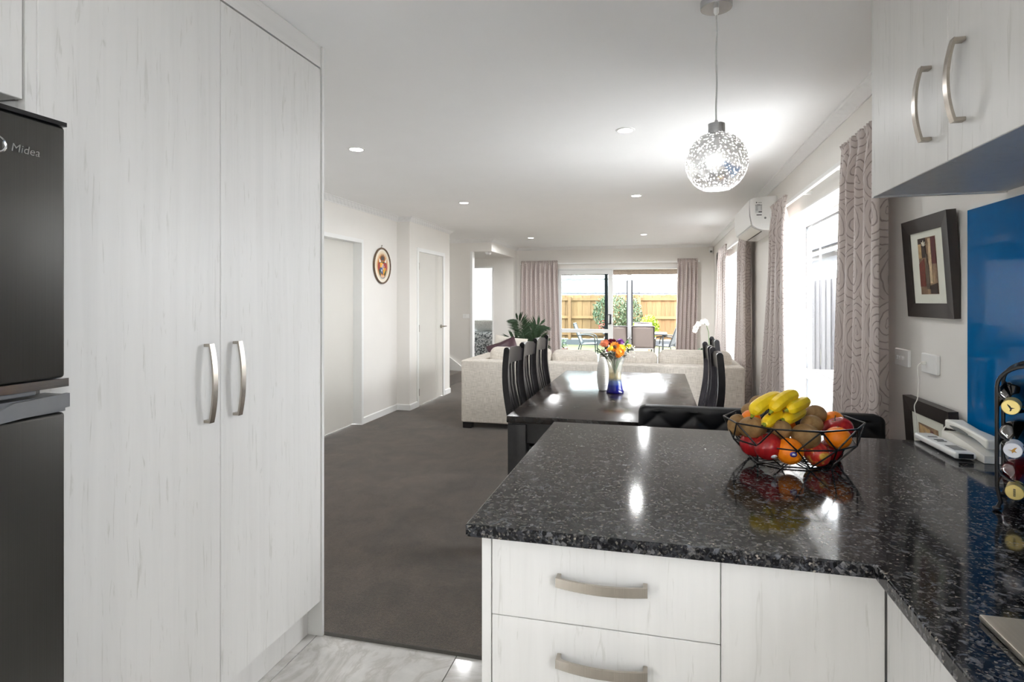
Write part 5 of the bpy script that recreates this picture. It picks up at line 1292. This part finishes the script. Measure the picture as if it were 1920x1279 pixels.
# ---- telephone and remote
r_ = thing('telephone', 'white slimline telephone lying on the worktop by the splashback', 'telephone', (0.94, 2.05, ZC))
MB().prism([(2.195, ZC+0.001), (1.935, ZC+0.001), (1.935, ZC+0.022), (2.02, ZC+0.034), (2.12, ZC+0.044), (2.19, ZC+0.040)], 0.905, 0.974, 'x').build('base', M['cream_plastic'], r_, ang=50)
hs = []
for i in range(17):
    t = i/16; y = 2.188-0.25*t; z = ZC+0.064-0.012*t+0.008*sin(pi*t)-0.004*(1-abs(2*t-1))
    hs.append((0.938, y, z))
ho = MB().sweep(hs, [0.030+0.020*abs(2*(i/16)-1)**1.5+0.004 for i in range(17)], [0.020+0.010*abs(2*(i/16)-1)**2 for i in range(17)], (1, 0, 0)).build('handset', M['cream_plastic'], r_, ang=60)
bv = ho.modifiers.new('round', 'BEVEL'); bv.width = 0.006; bv.segments = 3
MB().sweep([(0.9105, 2.15-0.11*t/8, ZC+0.064-0.004*t/8) for t in range(9)], [0.001]*9, [0.003+0.009*sin(pi*t/8) for t in range(9)], (1, 0, 0)).build('grip_pad', M['grey_plastic'], ho)
MB().tube(smooth_path(cpt), 0.0019, 6).build('line_cord', M['cream_plastic'], r_)
MB().tube(smooth_path([(0.93, 2.192, ZC+0.058), (0.925, 2.203, ZC+0.055), (0.915, 2.204, ZC+0.04), (0.915, 2.197, ZC+0.03)]), 0.0022, 6).build('coiled_lead', M['cream_plastic'], r_)
r_ = thing('remote_control', 'white heat pump remote with a dark window lying beside the telephone', 'remote', (0.87, 2.08, ZC))
ra = Matrix.Translation((0.868, 2.093, ZC+0.001)) @ Matrix.Rotation(R(1), 4, 'Z')
MB().rbox(-0.028, 0.028, -0.135, 0.135, 0.002, 0.022, 0.007, 3, ra).build('case', M['white_plastic'], r_)
MB().box(-0.019, 0.019, -0.13565, -0.1345, 0.0055, 0.0185, ra).build('sensor_window', M['black_plastic'], r_, smooth=False)
MB().box(-0.016, 0.016, -0.105, -0.045, 0.0215, 0.0226, ra).build('display', M['grey_plastic'], r_, smooth=False)
for y in (0.0, 0.02, 0.062):
    MB().rbox(-0.014, 0.012, y, y+0.010, 0.0215, 0.0238, 0.0008, 1, ra).build('button', M['grey_plastic'], r_)
for y in (-0.11, 0.11):
    MB().box(-0.02, 0.02, y-0.004, y+0.004, 0.0, 0.0025, ra).build('foot', M['white_plastic'], r_, smooth=False)

# ---- wine rack and bottles
dx_, dy_ = 0.51, 0.860           # bottle axis (neck end towards -d)
dv = Vector((dx_, dy_, 0)); ev = Vector((dy_, -dx_, 0)); L0 = Vector((0.731, 1.512, ZC))
def RK(e_, d_, z): return L0 + ev*e_ + dv*d_ + Vector((0, 0, z))
r_ = thing('wine_rack', 'black wrought iron wine rack on the worktop by the splashback', 'wine rack', RK(0.06, 0.07, 0))
WE, WD_ = 0.125, 0.135
for d_ in (0, WD_):
    for e_ in (0, WE):
        MB().tube([RK(e_, d_, 0.052), RK(e_, d_, 0.275)], 0.0042, 8).build('post', M['iron'], r_)
        MB().tube([RK(e_, d_, 0.0045), RK(e_+(0.006 if e_ == 0 else -0.006), d_, 0.02), RK(e_, d_, 0.052)], 0.0042, 8).ball(RK(e_, d_, 0.005), (0.009, 0.009, 0.0045), 10, 6).build('foot', M['iron'], r_)
    MB().tube([RK(WE/2-WE/2*cos(pi*i/14), d_, 0.275+0.05*sin(pi*i/14)) for i in range(15)], 0.0042, 8).build('arch', M['iron'], r_)
for z in (0.062, 0.146, 0.232):
    for e_ in (0, WE): MB().sweep([RK(e_, 0, z), RK(e_, WD_, z)], 0.004, 0.010, (ev.x, ev.y, 0)).build('side_bar', M['iron'], r_, smooth=False)
for z in (0.275, 0.31):
    pass
MB().sweep([RK(0.004, 0, 0.268), RK(0.004, WD_, 0.268)], 0.003, 0.012, (ev.x, ev.y, 0)).build('top_bar', M['iron'], r_, smooth=False)
for k in range(4):
    a = pi*(0.12+0.19*k); MB().tube([RK(WE/2-WE/2*cos(a), 0, 0.275+0.05*sin(a)), RK(WE/2-WE/2*cos(a), WD_, 0.275+0.05*sin(a))], 0.0028, 6).build('top_rod', M['iron'], r_)
ZB = (0.066, 0.150, 0.236)
for z in ZB:
    MB().tube([RK(WE/2-WE/2*cos(pi*i/12), 0, z+0.033-0.036*sin(pi*i/12)) for i in range(13)], 0.003, 6).build('cradle', M['iron'], r_)
    MB().tube([RK(WE/2-WE/2*cos(pi*i/12), WD_, z+0.033-0.036*sin(pi*i/12)) for i in range(13)], 0.003, 6).build('cradle', M['iron'], r_)
MB().ball(RK(WE/2, 0, 0.331), (0.008, 0.008, 0.008), 10, 8).build('finial', M['iron'], r_)
def gl_mat(name, c_, rough=0.05):
    m, nt, b = newmat(name); pset(b, rough=rough, spec=0.35); n1 = noise(nt, coords(nt), 8, 2); r0 = ramp(nt, n1, [(0.3, tuple(x*0.8 for x in srgb(*c_)[:3])), (0.7, srgb(*c_))]); nt.links.new(r0.outputs[0], b.inputs['Base Color']); return m
M['darkglass'] = gl_mat('dark_bottle_glass', (14, 14, 12)); M['redglass'] = gl_mat('red_bottle_glass', (74, 16, 22))
M['goldcap'] = plain('gold_screw_cap', srgb(214, 192, 122), 0.3, 0.06, metal=0.6); M['whitecap'] = plain('white_screw_cap', srgb(226, 226, 232), 0.3, 0.03); M['goldink'] = plain('gold_print', srgb(176, 128, 40), 0.4); M['blackink'] = plain('black_print', srgb(20, 20, 20), 0.5)
def bottle(label, z, glass, cap, ink, bird, px, py):
    c_ = Vector((0, 0, 0)); d = 1.245
    u = (px-960)/FOC*d; z_ = HC-(py-HY)/FOC*d
    face = Vector((u*cos(YAW)-d*sin(YAW), u*sin(YAW)+d*cos(YAW), z_))
    ax = (dv + Vector((0, 0, 0.02))).normalized(); q = ax.to_track_quat('Z', 'Y').to_matrix().to_4x4()
    T = Matrix.Translation(face) @ q
    r_ = thing('wine_bottle', label, 'bottle', face, 'wine bottles lying in the rack')
    MB().lathe([(0, 0.0445), (0.0145, 0.0445), (0.0145, 0.075), (0.019, 0.10), (0.030, 0.125), (0.0365, 0.15), (0.0375, 0.17), (0.0375, 0.29), (0.034, 0.297), (0, 0.297)], n=32, M=T).build('glass_body', glass, r_)
    MB().lathe([(0, 0), (0.0150, 0), (0.0162, 0.0012), (0.0162, 0.016), (0.0157, 0.0165), (0.0157, 0.018), (0.0162, 0.0205), (0.0162, 0.022), (0.0157, 0.0225), (0.0162, 0.024), (0.0162, 0.044), (0.0148, 0.0442)], n=32, M=T).build('screw_cap', cap, r_)
    # printed mark on the cap end (local x right, y up when seen from the neck end)
    T2 = T @ Matrix.Rotation(pi, 4, 'Y')
    up = (T2.inverted().to_3x3() @ Vector((0, 0, 1))); T2 = T2 @ Matrix.Rotation(atan2(up.y, up.x)-pi/2, 4, 'Z')
    mb = MB()
    if bird == 'bird':
        P = [(-0.008, 0.001), (-0.002, 0.0005), (0.003, 0.006), (0.0075, 0.0075), (0.0045, 0.003), (0.0035, 0.0), (0.007, -0.0035), (0.002, -0.0028), (-0.001, -0.006), (-0.002, -0.0015)]
        mb.prism(P, 0.0002, 0.0006, 'z', T2)
    elif bird == 'bird_up':
        P = [(-0.006, 0.007), (-0.001, 0.003), (0.001, -0.0005), (0.007, -0.001), (0.002, -0.003), (0.001, -0.0075), (-0.002, -0.009), (-0.001, -0.004), (-0.003, 0.0), (-0.005, 0.003)]
        mb.prism(P, 0.0002, 0.0006, 'z', T2)
    else:
        for k in range(6): mb.box(-0.002, 0.002, -0.008+0.0028*k, -0.0062+0.0028*k, 0.0002, 0.0006, T2)
    mb.build('cap_mark', ink, r_, smooth=False)
    return r_
bottle('dark wine bottle with a gold cap, topmost in the rack', 0.25, M['darkglass'], M['goldcap'], M['blackink'], 'bird_up', 1895, 764)
bottle('dark wine bottle with a white cap in the middle of the rack', 0.16, M['darkglass'], M['whitecap'], M['goldink'], 'bird', 1899, 845)
bottle('red bottle with a gold cap at the bottom of the rack', 0.07, M['redglass'], M['goldcap'], M['blackink'], 'text', 1902, 924)
# ================================================================ OUTSIDE
GZ = -0.14
m, nt, b = newmat('pale_lawn'); pset(b, rough=0.95)
n1 = noise(nt, coords(nt), 14, 5, 0.7); r0 = ramp(nt, n1, [(0.3, srgb(50, 54, 24)), (0.55, srgb(74, 74, 40)), (0.75, srgb(90, 86, 60))]); nt.links.new(r0.outputs[0], b.inputs['Base Color'])
tag(MB().box(-12, 14, 11.27, 40, GZ-0.2, GZ).build('lawn', m, smooth=False), 'pale green back lawn', 'lawn', kind='structure')
M['concrete'] = plain('grey_concrete', srgb(222, 221, 218), 0.85, 0.1, 12)
tag(MB().box(1.221, 12, -6, 11.26, GZ-0.2, GZ).build('side_path', plain('path_concrete', srgb(168, 167, 165), 0.85, 0.1, 12), smooth=False), 'concrete path along the side of the house', 'path', kind='structure')
tag(MB().box(-12, 1.22, -14, -1.31, GZ-0.2, GZ).build('rear_bounce_ground', M['concrete'], smooth=False), 'unseen pale ground added behind the kitchen to bounce daylight', 'path', kind='structure')  # unseen pale ground, added to throw daylight up to the ceiling
def timber(name, a, c_):
    m, nt, b = newmat(name); pset(b, rough=0.85); oi = N(nt, 'ShaderNodeObjectInfo')
    n1 = noise(nt, coords(nt, (14, 14, 1.6)), 1.0, 5, 0.65, 1.8)
    n2 = math_(nt, 'ADD', math_(nt, 'MULTIPLY', n1, 0.75), math_(nt, 'MULTIPLY', oi.outputs['Random'], 0.25))
    r0 = ramp(nt, n2, [(0.3, srgb(*a)), (0.65, srgb(*c_))]); nt.links.new(r0.outputs[0], b.inputs['Base Color']); return m
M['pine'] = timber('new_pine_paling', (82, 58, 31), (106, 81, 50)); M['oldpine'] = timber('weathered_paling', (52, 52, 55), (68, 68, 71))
# back fence
YFN = 20.0
r_ = thing('back_fence', 'yellow pine paling fence across the back of the lawn', 'fence', (-1.0, YFN, GZ))
pm_ = MB().box(-0.078, 0.078, 0, 0.02, 0.07, 1.57).mesh('paling', M['pine'])
x = -6.0
while x < 3.6:
    o = bpy.data.objects.new('paling', pm_); C.objects.link(o); o.parent = r_; o.location = Vector((x, YFN + 0.021*(int(round(x/0.147)) % 2), 0)) - wloc(r_) + Vector((0, 0.003*random.random(), 0.012*random.uniform(-1, 1))); x += 0.147
for z in (0.22, 0.80, 1.42):
    MB().box(-6.05, 3.55, YFN-0.05, YFN-0.001, z-0.045, z+0.045).build('rail', M['pine'], r_, smooth=False)
for px_ in (-5.3, -2.95, -0.6, 1.75):
    MB().box(px_-0.05, px_+0.05, YFN-0.15, YFN-0.051, GZ, 1.50).build('post', M['pine'], r_, smooth=False)
tag(MB().box(-7, 5, YFN-0.24, YFN-0.16, GZ, 0.04).build('garden_wall', plain('dark_edging', srgb(60, 62, 66), 0.9), smooth=False), 'low grey concrete edging wall under the fence', 'wall')
# shrubs
def leaves(n, c_, rad, sz, seed):
    rnd = random.Random(seed); mb = MB()
    for _ in range(n):
        while True:
            p = Vector((rnd.uniform(-1, 1), rnd.uniform(-1, 1), rnd.uniform(-1, 1)))
            if p.length < 1: break
        if rnd.random() < 0.5: p = p.normalized()*rnd.uniform(0.75, 1)
        p = Vector((c_[0]+p.x*rad[0], c_[1]+p.y*rad[1], c_[2]+p.z*rad[2])); s_ = sz*rnd.uniform(0.6, 1.2)
        T = Matrix.Translation(p) @ Euler((rnd.uniform(0, 6), rnd.uniform(0, 6), rnd.uniform(0, 6))).to_matrix().to_4x4()
        mb.add([(0, 0, 0), (s_*0.5, s_*0.22, 0.1*s_), (s_, 0, 0), (s_*0.5, -s_*0.22, 0.1*s_)], [(0, 1, 2), (0, 2, 3)], T)
    return mb
M['gum'] = plain('greygreen_leaf', srgb(58, 72, 46), 0.6, 0.25, 8); M['lime'] = plain('lime_leaf', srgb(108, 128, 22), 0.5, 0.2, 8); M['bark'] = plain('bark', srgb(96, 78, 60), 0.9); M['redfl'] = plain('coral_flower', srgb(140, 54, 46), 0.6)
r_ = thing('garden_shrub', 'tall loose grey-green shrub in front of the fence', 'shrub', (-1.5, 19.0, GZ))
leaves(2600, (-1.45, 19.0, 0.95), (0.62, 0.45, 0.62), 0.10, 2).build('foliage', M['gum'], r_)
for a, b_ in (((-1.5, 19.0, GZ), (-1.75, 19, 1.0)), ((-1.5, 19, GZ), (-1.3, 19, 1.1)), ((-1.5, 19, GZ), (-1.5, 19.1, 1.2))): MB().tube([a, b_], [0.03, 0.012], 6).build('branch', M['bark'], r_)
leaves(26, (-1.70, 18.6, 0.62), (0.16, 0.1, 0.24), 0.10, 6).build('flowers', M['redfl'], r_)
r_ = thing('garden_shrub', 'second grey-green shrub behind the patio post', 'shrub', (-0.75, 18.9, GZ))
leaves(1800, (-0.80, 18.9, 0.72), (0.34, 0.3, 0.78), 0.09, 3).build('foliage', M['gum'], r_); MB().tube([(-0.75, 18.9, GZ), (-0.75, 18.9, 0.8)], [0.03, 0.012], 6).build('branch', M['bark'], r_)
r_ = thing('garden_shrub', 'bright lime green bush behind the outdoor chairs', 'shrub', (-0.25, 17.0, GZ))
leaves(1500, (-0.24, 17.0, 0.62), (0.26, 0.26, 0.30), 0.09, 4).build('foliage', M['lime'], r_); MB().tube([(-0.24, 17, GZ), (-0.24, 17, 0.6)], [0.03, 0.012], 6).build('stem', M['bark'], r_)
r_ = thing('planter_box', 'small red-brown planter box on the lawn', 'planter', (-2.55, 15.4, GZ))
MB().box(-2.8, -2.36, 15.2, 15.6, GZ, 0.10).build('box', plain('redbrown_timber', srgb(92, 54, 46), 0.8), r_, smooth=False)
leaves(160, (-2.58, 15.4, 0.20), (0.2, 0.18, 0.12), 0.09, 5).build('plants', M['gum'], r_)
leaves(14, (-2.2, 17.2, 0.33), (0.35, 0.2, 0.1), 0.08, 15)
M['pergola'] = plain('pergola_powder_coat', srgb(134, 135, 136), 0.5)
# pergola with clear blind
r_ = thing('pergola', 'white framed patio pergola outside the sliding door', 'pergola', (-0.62, 13.9, GZ))
MB().box(-0.685, -0.60, 13.85, 13.95, GZ, 2.02).build('post', M['pergola'], r_, smooth=False)
MB().box(2.6, 2.7, 13.85, 13.95, GZ, 2.02).build('post', M['pergola'], r_, smooth=False)
MB().box(-2.50, -2.42, 13.85, 13.95, GZ, 2.02).build('post', M['pergola'], r_, smooth=False)
MB().box(-2.42, 2.6, 13.86, 13.94, 1.845, 1.905).build('beam', M['pergola'], r_, smooth=False)
MB().box(-0.71, -0.686, 13.86, 13.94, GZ, 1.844).box(-0.599, -0.565, 13.86, 13.94, GZ, 1.844).build('blind_channel', M['aludark'], r_, smooth=False)
MB().box(-2.50, 2.7, 13.80, 14.0, 2.021, 2.03).build('top_beam', M['pergola'], r_, smooth=False)
bm_ = plain('bamboo_screen', srgb(96, 82, 68), 0.8, 0.4, 30)
for k in range(22):
    y = 11.45+0.105*k; MB().tube([(-2.45, y, 1.992+0.004*(k % 3)), (2.6, y, 1.992-0.004*(k % 2))], 0.028, 6).build('bamboo_pole', bm_, r_)
m = bpy.data.materials.new('white_blind_fabric'); m.use_nodes = True; nt = m.node_tree; nt.nodes.clear(); o_ = N(nt, 'ShaderNodeOutputMaterial')
d1_ = N(nt, 'ShaderNodeBsdfDiffuse'); d1_.inputs[0].default_value = (0.85, 0.87, 0.9, 1); t1 = N(nt, 'ShaderNodeBsdfTranslucent'); t1.inputs[0].default_value = (0.9, 0.92, 0.95, 1); mx = N(nt, 'ShaderNodeMixShader'); mx.inputs[0].default_value = 0.55
nt.links.new(d1_.outputs[0], mx.inputs[1]); nt.links.new(t1.outputs[0], mx.inputs[2]); nt.links.new(mx.outputs[0], o_.inputs[0])
r_ = thing('patio_blind', 'white roll-up patio blind half lowered above the fence', 'blind', (-0.6, 14.05, 1.84))
MB().box(-2.42, 2.5, 14.05, 14.054, 1.56, 1.84).build('fabric', m, r_, smooth=False)
MB().tube([(-2.42, 14.05, 1.545), (2.5, 14.05, 1.545)], 0.026, 12).build('roll_bar', plain('grey_blind_bar', srgb(150, 156, 168), 0.5), r_)
for x in (-0.9, -0.42): MB().tube([(x, 14.0, 1.84), (x, 14.0, 1.45)], 0.006, 6).build('pull_cord', M['black_plastic'], r_)
# outdoor furniture
M['sling'] = plain('taupe_sling_mesh', srgb(128, 116, 110), 0.8, 0.06, 200); M['slingframe'] = plain('brown_chair_frame', srgb(44, 37, 34), 0.4); M['greyframe'] = plain('grey_chair_frame', srgb(56, 60, 63), 0.4); M['cushg'] = plain('pale_grey_pad', srgb(104, 107, 110), 0.9, 0.1, 60)
def sling_chair(label, x, y, rz, fm_, sm_):
    r_ = thing('patio_chair', label, 'chair', (x, y, GZ), 'sling patio chairs outside', rz)
    for s_ in (-1, 1):
        MB().tube([(s_*0.245, 0.36, 0.001), (s_*0.245, 0.33, 0.42), (s_*0.245, -0.02, 0.40), (s_*0.245, -0.22, 0.92)], 0.016, 8).build('side_frame', fm_, r_, local=True)
        MB().tube([(s_*0.245, -0.05, 0.42), (s_*0.25, -0.16, 0.001)], 0.014, 8).build('rear_leg', fm_, r_, local=True)
        MB().tube(smooth_path([(s_*0.26, -0.12, 0.62), (s_*0.275, 0.0, 0.645), (s_*0.275, 0.20, 0.64), (s_*0.272, 0.31, 0.58), (s_*0.255, 0.34, 0.40)]), 0.013, 8).build('armrest', fm_, r_, local=True)
    MB().grid(lambda u, v: ((u-0.5)*0.47, 0.33-0.35*v, 0.415-0.02*v-0.012*sin(pi*u)), 6, 8).build('seat_sling', sm_, r_, local=True)
    MB().grid(lambda u, v: ((u-0.5)*0.47, -0.03-0.185*v-0.01*sin(pi*u), 0.41+0.50*v), 6, 10).build('back_sling', sm_, r_, local=True)
    for ch in r_.children:
        if 'sling' in ch.name: solidify(ch, 0.006)
    MB().tube([(-0.245, -0.22, 0.92), (0.245, -0.22, 0.92)], 0.014, 8).build('top_bar', fm_, r_, local=True)
    return r_
sling_chair('taupe sling patio chair with its back to the room, right of the post', -0.325, 13.50+0.22, 0.0, M['slingframe'], M['sling'])
sling_chair('taupe sling patio chair behind the door post, back to the room', -0.93, 13.45+0.22, 0.0, M['slingframe'], M['sling'])
sling_chair('grey patio armchair facing right at the left of the patio', -1.86, 14.9, R(-90), M['greyframe'], M['cushg'])
sling_chair('grey patio armchair half behind the right curtain', 0.30, 14.6, R(75), M['greyframe'], M['cushg'])
sling_chair('taupe sling patio chair on the far side of the outdoor table', -0.40, 15.5, R(180), M['slingframe'], M['sling'])
r_ = thing('patio_table', 'dark topped outdoor table between the patio chairs', 'table', (-0.5, 14.6, GZ))
MB().rbox(-1.3, 0.22, 14.2, 15.05, 0.545, 0.575, 0.006, 1).build('table_top', M['greyframe'], r_)
for x in (-1.2, 0.12):
    for y in (14.28, 14.97): MB().tube([(x, y, GZ), (x, y, 0.5449)], 0.02, 8).build('leg', M['greyframe'], r_)
r_ = thing('plant_pot', 'grey pot on the outdoor table', 'pot', (-0.60, 14.5, 0.575))
MB().lathe([(0, 0), (0.07, 0), (0.10, 0.11), (0.09, 0.14), (0.07, 0.14), (0, 0.12)], (-0.60, 14.5, 0.576), 16).build('pot', plain('slate_pot', srgb(110, 114, 120), 0.6), r_)
leaves(60, (-0.60, 14.5, 0.76), (0.09, 0.09, 0.06), 0.05, 8).build('plant', M['lime'], r_)

# ---- side yard seen through the near window
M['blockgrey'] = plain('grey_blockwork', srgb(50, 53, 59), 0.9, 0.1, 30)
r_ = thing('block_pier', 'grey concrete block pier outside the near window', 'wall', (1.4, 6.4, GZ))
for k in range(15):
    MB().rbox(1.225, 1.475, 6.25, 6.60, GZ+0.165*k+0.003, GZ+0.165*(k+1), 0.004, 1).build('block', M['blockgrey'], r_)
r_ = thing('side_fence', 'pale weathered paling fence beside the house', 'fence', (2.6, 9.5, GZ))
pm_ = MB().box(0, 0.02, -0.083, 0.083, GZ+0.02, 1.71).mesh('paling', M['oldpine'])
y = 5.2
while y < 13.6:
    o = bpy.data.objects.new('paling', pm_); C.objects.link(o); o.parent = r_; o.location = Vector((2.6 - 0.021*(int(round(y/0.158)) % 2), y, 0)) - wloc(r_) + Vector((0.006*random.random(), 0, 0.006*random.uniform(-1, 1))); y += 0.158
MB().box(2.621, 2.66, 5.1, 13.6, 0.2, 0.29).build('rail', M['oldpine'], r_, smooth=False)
r_ = thing('outdoor_unit', 'white slatted box standing on the path outside the window', 'outdoor unit', (1.95, 7.2, GZ))
MB().rbox(1.72, 2.02, 6.75, 7.55, GZ, 0.55, 0.01, 1).build('casing', M['white_plastic'], r_)
for k in range(6): MB().box(1.70, 1.719, 6.80, 7.50, GZ+0.09+0.1*k, GZ+0.15+0.1*k).build('slat', M['alu'], r_, smooth=False)
XH = 6.0
r_ = thing('neighbour_house', 'neighbouring house with gutters and downpipe beyond the fence', 'house', (XH, 23, GZ))
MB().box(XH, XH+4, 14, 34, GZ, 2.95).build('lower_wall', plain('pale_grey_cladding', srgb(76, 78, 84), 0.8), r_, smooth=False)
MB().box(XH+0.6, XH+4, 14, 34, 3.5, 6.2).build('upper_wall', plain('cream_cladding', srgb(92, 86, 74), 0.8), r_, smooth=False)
rc_ = plain('dark_roof_edge', srgb(70, 72, 80), 0.6)
MB().prism([(XH-0.5, 2.98), (XH-0.5, 3.10), (XH+0.7, 3.52), (XH+0.7, 3.40)], 14, 34, 'y').build('lower_roof', plain('grey_roof', srgb(88, 88, 92), 0.7), r_, smooth=False)
MB().box(XH-0.58, XH-0.50, 14, 34, 2.96, 3.08).build('lower_gutter', rc_, r_, smooth=False)
MB().box(XH+0.35, XH+0.6, 14, 34, 3.52, 3.62).build('upper_gutter', rc_, r_, smooth=False)
MB().tube(smooth_path([(XH+0.4, 22.2, 3.55), (XH+0.4, 22.2, 3.25), (XH+0.3, 21.9, 3.12), (XH-0.2, 21.6, 3.10)]), 0.07, 10).build('downpipe', M['white_plastic'], r_)
for y in (20.6, 22.5, 24.2, 26):
    f = MB().box(XH-0.03, XH-0.001, y-0.75, y+0.75, 1.5, 2.75).build('window', M['white_plastic'], r_, smooth=False)
    MB().box(XH-0.036, XH-0.031, y-0.66, y-0.03, 1.58, 2.66).box(XH-0.036, XH-0.031, y+0.03, y+0.66, 1.58, 2.66).build('pane', plain('far_window_pane', srgb(96, 110, 128), 0.1), f, smooth=False)
r_ = thing('scaffolding', 'white scaffold tubes around the upper storey next door', 'scaffold', (XH-0.85, 23, GZ))
for y in (20.8, 22.4, 23.9, 25.6): MB().tube([(XH-0.85, y, GZ), (XH-0.85, y, 6.4)], 0.03, 6).build('standard', M['pergola'], r_)
for z in (3.75, 4.2, 4.7, 5.2): MB().tube([(XH-0.85, 16, z), (XH-0.85, 32, z)], 0.028, 6).build('ledger', M['pergola'], r_)
MB().box(XH-0.80, XH-0.62, 16, 32, 4.95, 5.0).build('deck', M['oldpine'], r_, smooth=False)
